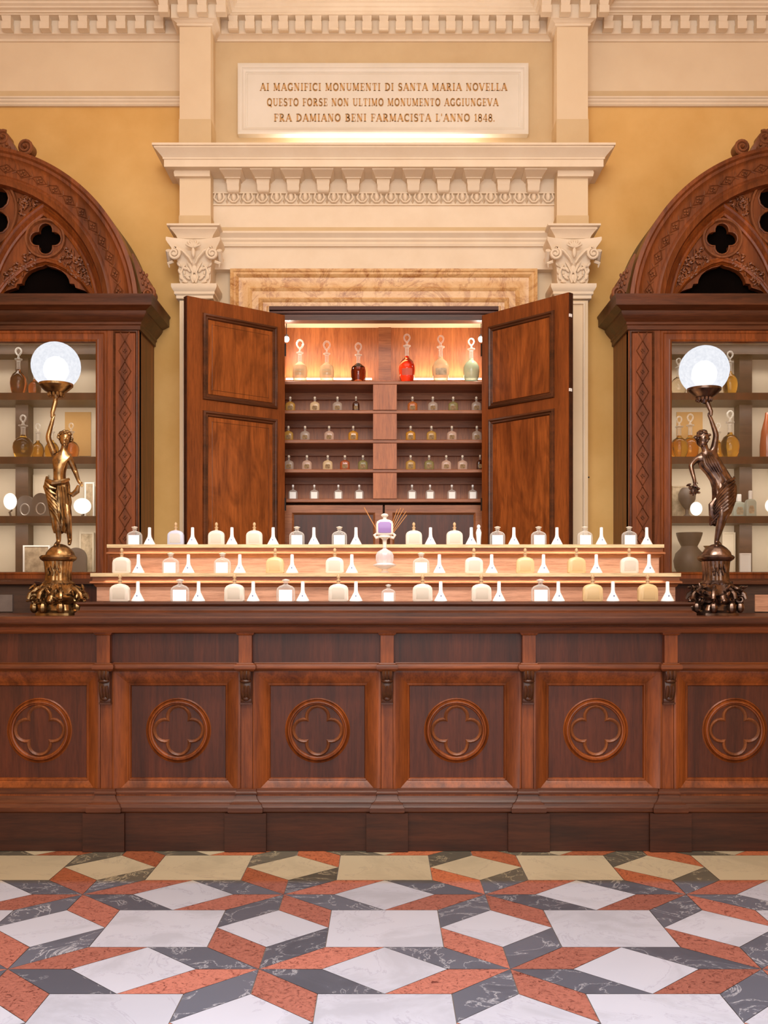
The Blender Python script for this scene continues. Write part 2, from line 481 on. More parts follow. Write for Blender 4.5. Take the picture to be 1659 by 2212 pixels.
# top cornice that breaks forward round both pilasters
topc = [(-RX, WY), (-PXO, WY), (-PXO, PY), (-PXI, PY), (-PXI, WY), (PXI, WY), (PXI, PY), (PXO, PY), (PXO, WY), (RX, WY)]
zb = Z8(92)
prof = [(0, zb), (.014, zb + .002), (.018, zb + .010), (.014, zb + .018), (.030, zb + .026), (.042, zb + .034), (.05, zb + .036),
        (.05, zb + .131), (.125, zb + .131), (.125, zb + .138), (.140, zb + .140), (.140, zb + .150), (.146, zb + .154), (.162, zb + .160), (.162, zb + .170), (.166, zb + .172), (.182, zb + .180), (.182, zb + .192), (.186, zb + .196), (.21, zb + .204), (.21, zb + .216), (.214, zb + .222),
        (.34, zb + .23), (.34, zb + .34), (.36, zb + .36), (.42, zb + .46), (.42, zb + .7), (0, zb + .7)]
tc = struct('trim_1', MB().sweep(topc, prof, plan), CREAMW)
tag(tc, 'ivory plaster cornice with dentils running under the ceiling and round the pilasters', 'cornice')
dz0, dz1 = zb + .038, zb + .118
def dentil(x, y, nx=0):
    mb = MB()
    w = .034; y0 = y - .118
    mb.box(x - w, x + w, y0, y - .055, dz0, dz1 - .03)
    mb.loft([[(x - w * .85, y - .055, dz1 - .03), (x + w * .85, y - .055, dz1 - .03), (x + w * .85, y0 + .012, dz1 - .03), (x - w * .85, y0 + .012, dz1 - .03)],
             [(x - w, y - .055, dz1 + .0125), (x + w, y - .055, dz1 + .0125), (x + w, y0, dz1 + .0125), (x - w, y0, dz1 + .0125)]])
    return mb
proto = None
spots = []
for s in (-1, 1):
    spots += [(s * (PXO + .165 + .136 * i), WY) for i in range(0, 16)]
    spots += [(s * (PXO + PXI) / 2 + dx, PY) for dx in (-.2, -.068, .068, .2)]
spots += [(-1.075 + i * 2.15 / 18, WY) for i in range(19)]
for x, y in spots:
    if proto is None:
        proto = build('dentil', dentil(0, 0), CREAMW, tc, origin=(0, 0, 0)); proto.location = (x, y, 0)
    else:
        c = proto.copy(); COL.objects.link(c); c.parent = tc; c.location = (x, y, 0)

# picture rail between frieze and ochre wall
for i, s in enumerate((-1, 1)):
    z0 = Z8(232)
    pr = [(0, z0), (.022, z0), (.03, z0 + .008), (.022, z0 + .016), (.022, z0 + .022), (.035, z0 + .032), (.035, z0 + .044), (.045, z0 + .05), (.045, z0 + .06), (0, z0 + .066)]
    t = struct('trim_%d' % (2 + i), MB().sweep([(-RX, WY), (-PXO, WY)], pr, plan), CREAMW, flip=s > 0)
    tag(t, 'slim ivory moulding between cream frieze and ochre wall, %s of the portal' % ('left', 'right')[i], 'moulding')
    t = struct('trim_%d' % (4 + i), MB().box(-RX, -PXO, WY - .004, WY + .01, Z8(214), Z8(197)), CREAMD, flip=s > 0)
    tag(t, 'sand painted band at the foot of the cream frieze, %s of the portal' % ('left', 'right')[i], 'band')

# pilasters (upper storey and lower storey are one shaft)
zledge = 4.414
for i, s in enumerate((-1, 1)):
    mb = MB().box(-PXO, -PXI, PY, WY + .02, 0, wz(642.5, 7.03)).box(-PXO, -PXI, PY, WY + .02, wz(480.5, 7.03), 5.9)
    p = struct('wall_pilaster_%s' % ('left', 'right')[i], mb, CREAM, flip=s > 0)
    tag(p, '%s cream pilaster framing the shop portal' % ('left', 'right')[i], 'pilaster')
    mb = MB().box(-PXO - .004, -PXI + .004, PY - .005, WY + .01, wz(486, PY), wz(466, PY)).box(-PXO - .004, -PXI + .004, PY - .005, WY + .01, zledge, wz(258, PY))
    struct('painted_band', mb, CREAMD, p, flip=s > 0)
    # raised inner moulding of the shaft seen beside the open door
    mb = MB().sweep([(-PXO + .03, 0.1), (-PXO + .03, wz(656, PY)), (-PXI - .03, wz(656, PY)), (-PXI - .03, 0.1)], [(-.01, 0), (-.006, .014), (.004, .014), (.008, 0)], face(PY))
    struct('shaft_moulding', mb, CREAMW, p, flip=s > 0)

# projecting ledge over the portal
e = lambda o, z: (o, z)
led = [(-PXO, WY), (-PXO, PY), (PXO, PY), (PXO, WY)]
prof = [(.0, 4.232), (.03, 4.236), (.035, 4.262), (.03, 4.277), (.09, 4.277), (.09, 4.325), (.098, 4.329), (.098, 4.338), (.108, 4.35), (.13, 4.372), (.148, 4.388), (.148, 4.396), (.159, 4.399), (.159, 4.414), (.0, 4.414)]
lg = MB().sweep([(-PXO, WY), (-PXO, PY), (-PXI, PY)], prof, plan)
lg.sweep([(PXI, PY), (PXO, PY), (PXO, WY)], prof, plan)
prof2 = [(-.2, 4.277)] + prof[4:] [:-1] + [(-.2, 4.414)]
lg.sweep([(-PXI, PY), (PXI, PY)], prof2, plan)
lo = struct('trim_6', lg, CREAMW)
tag(lo, 'deep ivory cornice ledge projecting above the portal, below the inscribed tablet', 'cornice')
# recessed entablature between the pilasters
EY = 7.2
ze = lambda py: wz(py, EY)
eb = MB().box(-PXI, PXI, EY + .02, WY + .02, ze(580), 4.40)
eb.sweep([(-PXI, EY + .02), (PXI, EY + .02)], [(0, ze(532)), (.02, ze(532)), (.026, ze(527)), (.02, ze(523)), (.032, ze(519)), (.032, ze(515)), (.045, ze(511)), (.06, ze(507)), (.06, ze(503)), (0, ze(502))], plan)
en = struct('trim_7', eb, CREAMW)
tag(en, 'ivory entablature with brackets and egg-and-dart row above the cupboard', 'entablature')
struct('painted_band', MB().box(-PXI, PXI, EY + .016, EY + .03, ze(503), ze(489)), CREAMD, en)
mb = MB()
for i in range(24):
    x = -PXI + .045 + i * (2 * PXI - .09) / 23; z0, z1 = 4.103, 4.163
    mb.ell((x, EY + .012, (z0 + z1) / 2 + .012), (.020, .026, .032), 10, 6)
    mb.tube([(x - .028, EY - .004, z1), (x - .037, EY - .008, z1 - .03), (x - .033, EY - .006, z0 + .022), (x - .012, EY + .0, z0 + .004), (x + .012, EY, z0 + .004), (x + .033, EY - .006, z0 + .022), (x + .037, EY - .008, z1 - .03), (x + .028, EY - .004, z1)], .0065, 6)
    if i < 23: mb.loft([[(x + .053 - a, EY + .02, z), (x + .053, EY + .02 - b, z), (x + .053 + a, EY + .02, z)] for z, a, b in ((z1, .006, .012), (z0 + .03, .004, .02), (z0 + .016, .012, .028), (z0 - .006, .001, .004))])
mb.box(-PXI, PXI, EY - .005, EY + .02, 4.166, 4.173).box(-PXI, PXI, EY + .005, EY + .02, 4.086, 4.094)
struct('egg_and_dart', mb, CREAMW, en)
def bracket(x):
    mb = MB(); w = .046; y1 = EY + .02
    ring = lambda a, yf, z: [(x - a, y1, z), (x - a, yf, z), (x + a, yf, z), (x + a, y1, z)]
    mb.loft([ring(.078, 7.035, 4.277), ring(.078, 7.035, 4.270), ring(.070, 7.06, 4.264), ring(.062, 7.10, 4.258), ring(.056, 7.125, 4.252), ring(.056, 7.125, 4.246)])
    sec = [(4.246, 7.145), (4.236, 7.138), (4.222, 7.136), (4.205, 7.142), (4.190, 7.150), (4.178, 7.152), (4.168, 7.160), (4.162, 7.175)]
    mb.loft([ring(w - .004 * (i > 2) - .004 * (i > 5), yf, z) for i, (z, yf) in enumerate(sec)])
    return mb
pb = None
for i in range(11):
    x = (828 + 65.2 * (i - 5) - PX0) * 7.12 / F
    if pb is None:
        pb = build('bracket', bracket(0), CREAMW, en, origin=(0, 0, 0)); pb.location = (x, 0, 0)
    else:
        c = pb.copy(); COL.objects.link(c); c.parent = en; c.location = (x, 0, 0)

# yellow marble surround of the cupboard
mb = MB()
xo, xi = wx(1162, 7.2), wx(1078, 7.2)
zt = wz(578, 7.2); zi = wz(664, 7.2); wd = xo - xi
pr = [(0, 0), (0, .05), (.018, .056), (.026, .048), (.04, .05), (.05, .042), (.06, .03), (.075, .028), (.12, .028), (.135, .036), (.145, .03), (.155, .022), (.2, .02), (.21, .028), (.222, .022), (.232, .012), (wd - .02, .01), (wd - .012, .018), (wd, .018), (wd, -.1)]
mb.sweep([(-xo, 0), (-xo, zt), (xo, zt), (xo, 0)], pr, face(7.27))
t = struct('trim_8', mb, YMARBLE)
tag(t, 'veined yellow marble surround framing the open cupboard', 'surround')
a_ = t.data.attributes.new('tone', 'FLOAT', 'FACE'); a_.data.foreach_set('value', [1.0] * len(t.data.polygons))

# pilaster capitals
def capital(side):
    cx = -(PXO + PXI) / 2
    D = 7.03
    z = lambda py: wz(py, D)
    t = thing('pilaster_capital', ((-cx if side > 0 else cx), PY, z(640)), 'carved ivory leaf-and-scroll capital on top of the %s pilaster' % ('left' if side < 0 else 'right'), 'capital')
    fl_ = side > 0
    B = lambda n, mb, m=CREAMW: build(n, mb, m, t, flip=fl_)
    hw = (PXO - PXI) / 2
    box_path = [(cx - hw, WY - .002), (cx - hw, PY), (cx + hw, PY), (cx + hw, WY - .002)]
    pr = [(0, z(509)), (.012, z(509)), (.02, z(503)), (.04, z(496)), (.055, z(492)), (.055, z(489)), (.075, z(487)), (.075, z(483)), (0, z(482))]
    B('impost', MB().sweep(box_path, pr, plan))
    # abacus with concave front
    def ab(off, zz):
        pts = []
        for i in range(9):
            u = -1 + i / 4; x = cx + u * (hw + off); pts.append((x, PY - off * (.35 + .65 * u * u) , zz))
        return [(cx - hw - off, WY - .002, zz)] + pts + [(cx + hw + off, WY - .002, zz)]
    B('abacus', MB().loft([ab(.045, z(537)), ab(.05, z(532)), ab(.07, z(524)), ab(.08, z(519)), ab(.08, z(514)), ab(.078, z(512))]))
    B('bell', MB().loft([[(cx - hw - o, WY - .002, zz), (cx - hw - o, PY - o - .01, zz), (cx + hw + o, PY - o - .01, zz), (cx + hw + o, WY - .002, zz)] for o, zz in ((-.01, z(610)), (.0, z(600)), (.004, z(570)), (.014, z(555)), (.02, z(537)))]))
    pr = [(0, z(641)), (.02, z(640)), (.02, z(634)), (.032, z(631)), (.032, z(626)), (.042, z(622)), (.05, z(617)), (.05, z(610)), (0, z(608))]
    B('necking', MB().sweep(box_path, pr, plan))
    for sg in (-1, 1):
        pts = []; r0 = .043
        vx, vz = cx + sg * .133, z(548)
        for i in range(26):
            a = i / 25 * 3.4 * PI; r = r0 * (1 - i / 25 * .78)
            pts.append((vx - sg * r * math.sin(a) * 1.0, PY - .075 - .012 * i / 25, vz + r * math.cos(a)))
        lead = [(cx + sg * .012, PY - .05, z(566)), (cx + sg * .03, PY - .06, z(556)), (cx + sg * .075, PY - .068, z(541))]
        mb = MB().tube(lead + pts, [.008, .010, .011] + [.011 - .004 * i / 25 for i in range(26)], 7)
        mb.ell((vx, PY - .05, vz), (.036, .03, .036), 12, 6)
        B('volute', mb)
        # second volute turned to the pilaster's side
        mb = MB().tube([(cx + sg * .178, PY - .05 + .06 * k, z(548) + .03 * math.cos(k * 3)) for k in (0, .5, 1, 1.5)], .02, 7)
        mb.tube([(cx + sg * (.145), PY - .05, z(563)), (cx + sg * .18, PY - .04, z(566)), (cx + sg * .175, PY - .03, z(574))], [.012, .012, .004], 6)
        B('side_scroll', mb)
    mb = MB()
    for k in range(7):
        a = R(-66 + 22 * k); L = .058
        rot = Matrix.Rotation(a, 3, 'Y')
        c0 = Vector((cx, PY - .075, z(536))) + rot @ Vector((0, 0, L * .55))
        mb.ell(c0, (.0085, .012, L * .5), 8, 6, rot)
    mb.ell((cx, PY - .07, z(545)), (.014, .014, .035), 8, 6)
    B('palmette', mb)
    mb = MB(); rnd = random.Random(3)
    def leaf(p, a, L, w):
        rot = Matrix.Rotation(a, 3, 'Y')
        mb.ell(Vector(p) + rot @ Vector((0, 0, L / 2)), (w, .012, L / 2), 8, 6, rot)
    for sg in (-1, 1):
        mb.tube([(cx + sg * x, PY - .03, zz) for x, zz in ((.008, z(607)), (.02, z(596)), (.012, z(584)), (.03, z(572)), (.05, z(562)))], [.008, .009, .008, .009, .006], 6)
        mb.tube([(cx + sg * x, PY - .025, zz) for x, zz in ((.05, z(606)), (.085, z(598)), (.095, z(584)), (.08, z(574)), (.062, z(578)))], [.006, .009, .009, .008, .005], 6)
        for p, a, L, w in (((.03, 600), .9, .045, .011), ((.03, 592), 1.5, .045, .010), ((.028, 584), .6, .05, .011), ((.045, 578), 1.2, .05, .010), ((.06, 568), 1.9, .04, .009), ((.095, 600), .1, .04, .010),
                           ((.1, 588), .3, .04, .010), ((.05, 606), 1.3, .04, .009), ((.085, 576), -.5, .035, .009), ((.02, 575), .4, .045, .010), ((.07, 590), .0, .03, .008), ((.1, 572), .6, .04, .010)):
            leaf((cx + sg * p[0], PY - .024, z(p[1])), sg * a, L, w)
    leaf((cx, PY - .03, z(604)), 0, .05, .018); leaf((cx, PY - .028, z(586)), 0, .06, .02)
    B('acanthus_leaves', mb)
capital(-1); capital(1)

# inscription tablet
def V_(x, w=.2): return [([(x, 0), (x, 1)], w)]
def srf(x, y, w=.17): return [([(x - w, y), (x + w, y)], .07)]
def stem(x, w=.19): return V_(x, w) + srf(x, .035) + srf(x, .965)
def arcp(cx, cy, rx, ry, a0, a1, w, n=9): return [([(cx + rx * math.cos(R(a0 + (a1 - a0) * i / n)), cy + ry * math.sin(R(a0 + (a1 - a0) * i / n))) for i in range(n + 1)], w)]
GL = {
 'A': (.84, [([(.1, 0), (.42, 1)], .09), ([(.42, 1), (.74, 0)], .19), ([(.22, .33), (.62, .33)], .07)] + srf(.1, .035, .13) + srf(.74, .035, .15)),
 'B': (.74, stem(.2) + arcp(.3, .75, .27, .22, 90, -90, .13) + arcp(.3, .27, .33, .24, 90, -90, .14)),
 'C': (.76, arcp(.42, .5, .31, .46, 50, 310, .15, 12) + [([(.66, .98), (.66, .66)], .07), ([(.66, .02), (.66, .3)], .06)]),
 'D': (.82, stem(.2) + arcp(.28, .5, .42, .46, 90, -90, .14, 12)),
 'E': (.68, stem(.2) + [([(.2, .965), (.6, .965)], .07), ([(.2, .5), (.48, .5)], .07), ([(.2, .035), (.62, .035)], .07), ([(.6, .98), (.6, .75)], .07), ([(.6, .02), (.6, .28)], .07), ([(.47, .62), (.47, .38)], .07)]),
 'F': (.64, stem(.2) + [([(.2, .965), (.6, .965)], .07), ([(.2, .5), (.48, .5)], .07), ([(.6, .98), (.6, .75)], .07), ([(.47, .62), (.47, .38)], .07)]),
 'G': (.82, arcp(.42, .5, .32, .46, 50, 310, .15, 12) + [([(.66, .98), (.66, .66)], .07), ([(.66, .05), (.66, .42)], .16)] + srf(.66, .42, .14)),
 'I': (.4, stem(.2)),
 'L': (.66, stem(.2) + [([(.2, .035), (.6, .035)], .07), ([(.59, .02), (.59, .3)], .07)]),
 'M': (1.0, [([(.14, 0), (.16, 1)], .08), ([(.18, 1), (.47, .06)], .19), ([(.47, .06), (.78, 1)], .08), ([(.8, 0), (.8, 1)], .19)] + srf(.14, .035, .12) + srf(.8, .035, .16) + srf(.12, .965, .1) + srf(.84, .965, .13)),
 'N': (.86, [([(.16, 0), (.16, 1)], .08), ([(.18, 1), (.66, .02)], .19), ([(.68, 0), (.68, 1)], .08)] + srf(.16, .035, .12) + srf(.12, .965, .1) + srf(.68, .965, .13)),
 'O': (.84, arcp(.42, .5, .32, .46, 0, 360, .15, 16)),
 'Q': (.84, arcp(.42, .5, .32, .46, 0, 360, .15, 16) + [([(.4, .2), (.74, -.14)], .12)]),
 'R': (.8, stem(.2) + arcp(.3, .73, .28, .23, 90, -90, .13) + [([(.36, .5), (.66, .02)], .17)] + srf(.68, .035, .1)),
 'S': (.66, arcp(.33, .735, .2, .23, 40, 270, .13, 8) + arcp(.33, .275, .22, .24, 90, -140, .14, 8) + [([(.55, .98), (.55, .7)], .06), ([(.09, .02), (.09, .32)], .06)]),
 'T': (.72, V_(.36, .19) + srf(.36, .035) + [([(.06, .965), (.66, .965)], .07), ([(.08, .98), (.08, .72)], .07), ([(.64, .98), (.64, .72)], .07)]),
 'U': (.82, [([(.2, .98), (.2, .3)], .19), ([(.66, .98), (.66, .3)], .08)] + arcp(.43, .3, .23, .26, 180, 360, .1, 8) + srf(.2, .965) + srf(.66, .965, .13)),
 'V': (.82, [([(.1, 1), (.42, 0)], .19), ([(.42, 0), (.72, 1)], .09)] + srf(.1, .965, .15) + srf(.72, .965, .12)),
 '1': (.42, V_(.22, .17) + srf(.22, .035) + [([(.06, .8), (.2, .95)], .08)]),
 '8': (.62, arcp(.3, .73, .18, .22, 0, 360, .11, 12) + arcp(.3, .26, .22, .25, 0, 360, .12, 12)),
 '4': (.62, [([(.42, 0), (.42, 1)], .16), ([(.04, .28), (.42, 1)], .07), ([(.02, .28), (.6, .28)], .08)] + srf(.42, .035, .14)),
 "'": (.24, [([(.12, 1.02), (.1, .72)], .12)]),
 '.': (.26, [([(.1, 0), (.1, .15)], .15)]),
 ' ': (.42, [])}
def text_mb(mb, s, x0, x1, zb_, h, y):
    adv = [GL[c][0] + .07 for c in s]; tot = sum(adv) - .07
    fx = (x1 - x0) / tot; x = x0
    for c, a in zip(s, adv):
        for pts, w in GL[c][1]:
            for (ax, az), (bx, bz) in zip(pts, pts[1:]):
                A = Vector((ax * fx, az * h)); B_ = Vector((bx * fx, bz * h)); d = B_ - A
                if d.length < 1e-7: continue
                d.normalize(); nn = Vector((-d.y, d.x))
                # keep stems thick and thin strokes thin whichever way they run
                ww = w * (fx * abs(nn.x) + h * abs(nn.y)) / 2
                if len(pts) > 3: A -= d * ww * .25; B_ += d * ww * .25
                q = [A + nn * ww, A - nn * ww, B_ - nn * ww, B_ + nn * ww]
                mb.loft([[(x + p.x, yy, zb_ + p.y) for p in q] for yy in (y, y + .004)])
        x += a * fx
TD = 7.25
tx0, tx1, tz1, tz0 = wx(514, TD), wx(1141, TD), wz(138, TD), wz(291, TD)
tb = thing('inscription_tablet', ((tx0 + tx1) / 2, WY, tz0), 'pale marble tablet with a gilt three-line Latin-letter inscription above the portal ledge', 'tablet')
tb['label'] = 'pale marble tablet with a three-line gilt inscription above the portal ledge'
build('slab', MB().box(tx0 + .05, tx1 - .05, TD + .012, WY + .01, tz0 + .05, tz1 - .05), TABLET, tb)
build('frame', MB().sweep(rect_path(tx0, tx1, tz0, tz1), [(0, -.05), (0, .012), (.012, .016), (.03, .012), (.036, .004), (.048, 0), (.056, -.004), (.056, -.008), (.066, -.008), (.07, -.02)], face(TD), closed=True), TABLET, tb)
mb = MB()
for s, a, b_, yb, hh in (("AI MAGNIFICI MONUMENTI DI SANTA MARIA NOVELLA", 561, 1096, 194.5, 16.5), ("QUESTO FORSE NON ULTIMO MONUMENTO AGGIUNGEVA", 576, 1077, 227.5, 16.5), ("FRA DAMIANO BENI FARMACISTA L'ANNO 1848.", 591, 1070, 261, 16.5)):
    text_mb(mb, s, wx(a, TD), wx(b_, TD), wz(yb, TD), hh * TD / F, TD + .009)
build('lettering', mb, GOLD, tb)
# led strip lying on the ledge
solo('led_strip', MB().box(-.98, .98, 7.262, 7.28, zledge + .0005, zledge + .012), emis('ledge_led', (255, 232, 196), 5), 'thin lit lamp strip lying on the portal ledge below the tablet', 'light strip')

solo('wall_hook', MB().tube([(wx(1262, 7.28), 7.3, wz(1031, 7.28)), (wx(1262, 7.25), 7.25, wz(1031, 7.25)), (wx(1273, 7.25), 7.25, wz(1031, 7.25))], .006, 6), BLACKM, 'small dark metal hook on the ochre wall beside the right pilaster', 'hook')
# ------------------------------------------------------------------ cupboard in the portal
CZ = lambda py: wz(py, 7.34)
OX = .748
cup = thing('shelf_cupboard', (0, 7.34, 0), 'walnut cupboard built into the portal with both tall doors open', 'cupboard')
ZT = wz(682, 7.3)
build('back_panel', MB().box(-OX - .05, OX + .05, 7.70, 7.74, 0, 3.385), W_INNER, cup)
build('back_stile', MB().box(-.04, .055, 7.685, 7.70, CZ(822) + .062, 3.385), W_SHELF, cup)
for s in (-1, 1): build('side_panel', MB().box(s * OX, s * (OX + .05), 7.30, 7.74, 0, 3.385), W_DOOR, cup)
build('top_panel', MB().box(-OX, OX, 7.3, 7.74, 3.385, 3.42), W_DOOR, cup)
lx = wx(1078, 7.2)
build('lintel', MB().sweep([(-lx, 7.27), (lx, 7.27)], [(0, ZT - .03), (.0, ZT - .03), (.0, ZT - .01), (.015, ZT - .005), (.02, ZT + .005), (.02, ZT + .02), (.03, ZT + .026), (.035, ZT + .05), (.02, ZT + .056), (0, ZT + .06)], plan), STEEL, cup)
build('lintel_rail', MB().box(-lx, lx, 7.25, 7.34, 3.275, ZT - .006), W_DARK, cup)
for py in (822, 885, 949, 1013, 1077):
    z = CZ(py)
    mb = MB().sweep([(-OX, 7.355), (OX, 7.355)], [(-.35, z - .026), (-.005, z - .026), (0, z - .022), (0, z - .004), (-.004, z), (-.35, z)], plan)
    build('shelf', mb, W_SHELF, cup)
mb = MB()
for a, b_ in ((830, 885), (893, 949), (957, 1013), (1021, 1077)):
    mb.box(wx(806, 7.34), wx(857, 7.34), 7.345, 7.39, CZ(b_), CZ(a) - .002)
build('centre_stile', mb, W_INNER, cup)
mb = MB()
for py in (822, 885, 949, 1013):       # battens under the shelves at the back
    z = CZ(py) - .026
    mb.box(-OX, OX, 7.66, 7.70, z - .05, z)
build('shelf_batten', mb, W_SHELF, cup)
# lower doors
for s in (-1, 1):
    x0, x1 = (s * .008, s * (OX - .02)); x0, x1 = min(x0, x1), max(x0, x1)
    z0, z1 = .12, CZ(1090)
    d = build('lower_door', MB().box(x0 + .0, x1, 7.40, 7.43, z0, z1), W_PANEL, cup)
    build('door_frame', MB().sweep(rect_path(x0, x1, z0, z1), [(0, 0), (0, .02), (.055, .02), (.062, .012), (.07, 0)], face(7.40), closed=True), W_SHELF, d)
# the two open doors
def open_door(hx, theta, w, s):
    zt, zb_ = 3.29, .12
    T = .05
    y0, y1 = (0, T) if s < 0 else (-T, 0)          # s>0: visible face is local -y
    d = build('door', MB().box(0, w, y0, y1, zb_, zt), W_DOOR, cup, local=True)
    d.location = (hx, 7.215 - 7.34, 0); d.rotation_euler = (0, 0, theta)
    fy = (T) if s < 0 else (-T)
    sg = 1 if s < 0 else -1
    fn = lambda u, v, h: (u, fy + sg * h, v)
    zs = ((2.625, 3.185), (.3, 2.53))
    for z0, z1 in zs:
        x0, x1 = .075, w - .125
        mb = MB().sweep(rect_path(x0, x1, z0, z1), [(-.012, 0), (-.008, .012), (.004, .016), (.012, .008), (.022, .01), (.032, -.004), (.045, -.012), (.05, -.002), (.06, .004), (.064, .0)], fn, closed=True)
        pn = build('door_panel', MB().box(x0 + .03, x1 - .03, fy - .004, fy + .003, z0 + .03, z1 - .03), W_BURL, d, local=True)
        build('panel_moulding', mb, W_DARK, d, local=True)
    # worn edge strip, hinges and lock on the free edge
    build('edge_strip', MB().box(w, w + .004, y0 + .006, y1 - .006, zb_, zt), W_PLINTH, d, local=True)
    for z in (.5, 1.9, 3.0):
        build('hinge', MB().tube([(-.004, fy * .9, z), (-.004, fy * .9, z + .09)], .009, 8), BLACKM, d, local=True)
    mb = MB().box(w + .004, w + .012, y0 + .01, y1 - .01, 1.34, 1.50)
    mb.box(w - .05, w - .01, fy - .002, fy + sg * .012, 1.36, 1.47)
    build('lock', mb, BLACKM, d, local=True)
    if s > 0:
        for z in (3.13, 2.64):
            build('latch_plate', MB().box(w - .006, w + .007, y0 + .005, y0 + .03, z, z + .02), WHITE, d, local=True)
    return d
open_door(-.735, math.atan2(-.47, -.60), .765, -1)
open_door(.735, math.atan2(-.55, .515), .755, 1)
# lamps and led strips of the cupboard
zs1 = CZ(822) + .001
build('led_ledge', MB().box(-OX, OX, 7.61, 7.70, CZ(822), CZ(822) + .062), W_INNER, cup)
for s, a, b_ in ((-1, 603, 803), (1, 885, 1047)):
    side = 'left' if s < 0 else 'right'
    solo('led_strip', MB().box(max(-.74, wx(a, 7.64)), min(.74, wx(b_, 7.64)), 7.63, 7.65, zs1 + .062, zs1 + .080), emis('shelf_led_' + side, (255, 226, 180), 9), 'glowing lamp strip behind the %s three decanters in the cupboard' % side, 'light strip')
for s, px in ((-1, 617), (1, 1041)):
    x, z = wx(px, 7.36), wz(728, 7.36)
    t = thing('spotlight', (x, 7.42, z - .03), 'tiny lit spotlight hanging at the %s end of the cupboard' % ('left' if s < 0 else 'right'), 'spotlight', 'cupboard spotlights')
    build('cable', MB().tube([(x, 7.42, z + .03), (x, 7.42, ZT + .02)], .003, 6), BLACKM, t)
    build('socket', MB().lathe((x, 7.42, z), [(.006, .035), (.014, .03), (.016, .012), (.012, .01)], 12), BLACKM, t)
    build('bulb', MB().ell((x, 7.42, z), (.021, .021, .023), 12, 8), BULB, t)

# ------------------------------------------------------------------ bottles
def decanter(cx, cy, z, h, rb, mat, label, group, stopper_r=.024, style=0, neck_m=None):
    t = thing('decanter', (cx, cy, z), label, 'decanter', group)
    hb = h * (.50 if style == 0 else .46)
    if style == 0: pr = [(rb * .55, 0), (rb * .72, .004), (rb * .9, hb * .25), (rb, hb * .5), (rb * .95, hb * .7), (rb * .7, hb * .88), (rb * .3, hb * 1.0), (rb * .24, hb * 1.08)]
    else: pr = [(rb * .8, 0), (rb * .92, .005), (rb, hb * .3), (rb * 1.02, hb * .62), (rb * .9, hb * .84), (rb * .5, hb * .97), (rb * .26, hb * 1.04)]
    build('bottle_body', MB().lathe((cx, cy, z), pr, 20), mat, t)
    zn = z + pr[-1][1]; rn = pr[-1][0]; hn = h * .22
    build('neck', MB().lathe((cx, cy, zn), [(rn, 0), (rn * .9, hn * .5), (rn * 1.0, hn * .8), (rn * 1.9, hn * .9), (rn * 1.9, hn), (rn * .8, hn * 1.02)], 14), neck_m or G_CLEAR, t)
    zs_ = zn + hn
    L = z + h - zs_
    st = MB().lathe((cx, cy, zs_), [(rn * .8, 0), (rn * .5, L * .15), (rn * .45, L * .3)], 10)
    r = L * .32
    pts = [(cx + r * .78 * math.sin(a) * (1 - .35 * max(0, -math.cos(a))), cy, zs_ + L * .3 + r + r * 1.0 * math.cos(a)) for a in [2 * PI * i / 18 for i in range(18)]]
    st.tube(pts, r * .24, 6, closed=True)
    build('stopper', st, neck_m or G_CLEAR, t)
    return t
g = 'decanters on the lit cupboard shelf'
for px, top, r, m, lb in ((648, 733, 15.5, G_TAN, 'straw coloured glass decanter, leftmost on the lit cupboard shelf'),
                          (706, 736, 15.5, G_TAN, 'straw coloured glass decanter between the leftmost and the dark brown decanter'),
                          (774, 740, 16, L_BROWN, 'decanter of dark brown liquid on the lit cupboard shelf'),
                          (879, 721, 18, L_RED, 'decanter of bright red liquid on the lit cupboard shelf'),
                          (952, 724, 19, G_TAN, 'decanter with a painted pink and green label next to the red one'),
                          (1018, 730, 18, G_MINT, 'decanter of pale green liquid, rightmost on the lit cupboard shelf')):
    d = 7.42
    t = decanter(wx(px, d), d, zs1, wz(top, d) - zs1, r * d / F, m, lb, g, style=1 if px < 800 else 0)
    if px in (706, 952, 648, 879):
        rr = r * d / F
        x = wx(px, d)
        lm = {952: FLORAL, 879: simple('red_label', (196, 74, 54), (210, 100, 80), .6)}.get(px, simple('aged_label_%d' % px, (226, 186, 140), (206, 160, 110), .7))
        ring = lambda zz, k: [(x + rr * k * math.sin(R(a)), d - rr * k * math.cos(R(a)), zs1 + zz) for a in range(-38, 39, 19)]
        build('label', MB().loft([ring(.045, .97), ring(.07, 1.02), ring(.095, 1.0)], cap=False, closed=False), lm, t)

def small_bottle(m, label_m=None, lab=False):
    """rounded apothecary bottle, prototype at the origin, 1 unit = its real size"""
    t = thing('perfume_bottle', (0, 0, 0), 'x', 'bottle')
    body = [(0, .033, .017, 5), (.004, .036, .019, 5), (.05, .036, .019, 4), (.060, .033, .018, 3.4), (.068, .024, .015, 2.6), (.072, .012, .010, 2), (.076, .008, .008, 2)]
    build('bottle_body', MB().supe((0, 0, 0), body, 20), m, t)
    build('neck', MB().lathe((0, 0, .075), [(.007, 0), (.007, .012), (.011, .013), (.011, .017)], 12), G_CLEAR if not lab else m, t)
    build('stopper', MB().lathe((0, 0, .091), [(.005, 0), (.005, .004), (.009, .007), (.0095, .013), (.007, .019), (.003, .021)], 12), PALE if not lab else WHITE, t)
    if lab: build('label', MB().box(-.025, .025, -.0205, -.0192, .006, .056), PAPER, t)
    else: build('label', MB().supe((0, -.0190, 0), [(.012, .012, .0015, 2), (.018, .019, .0018, 2.5), (.036, .019, .0018, 2.5), (.043, .012, .0015, 2)], 14), label_m or CORK, t)
    return t
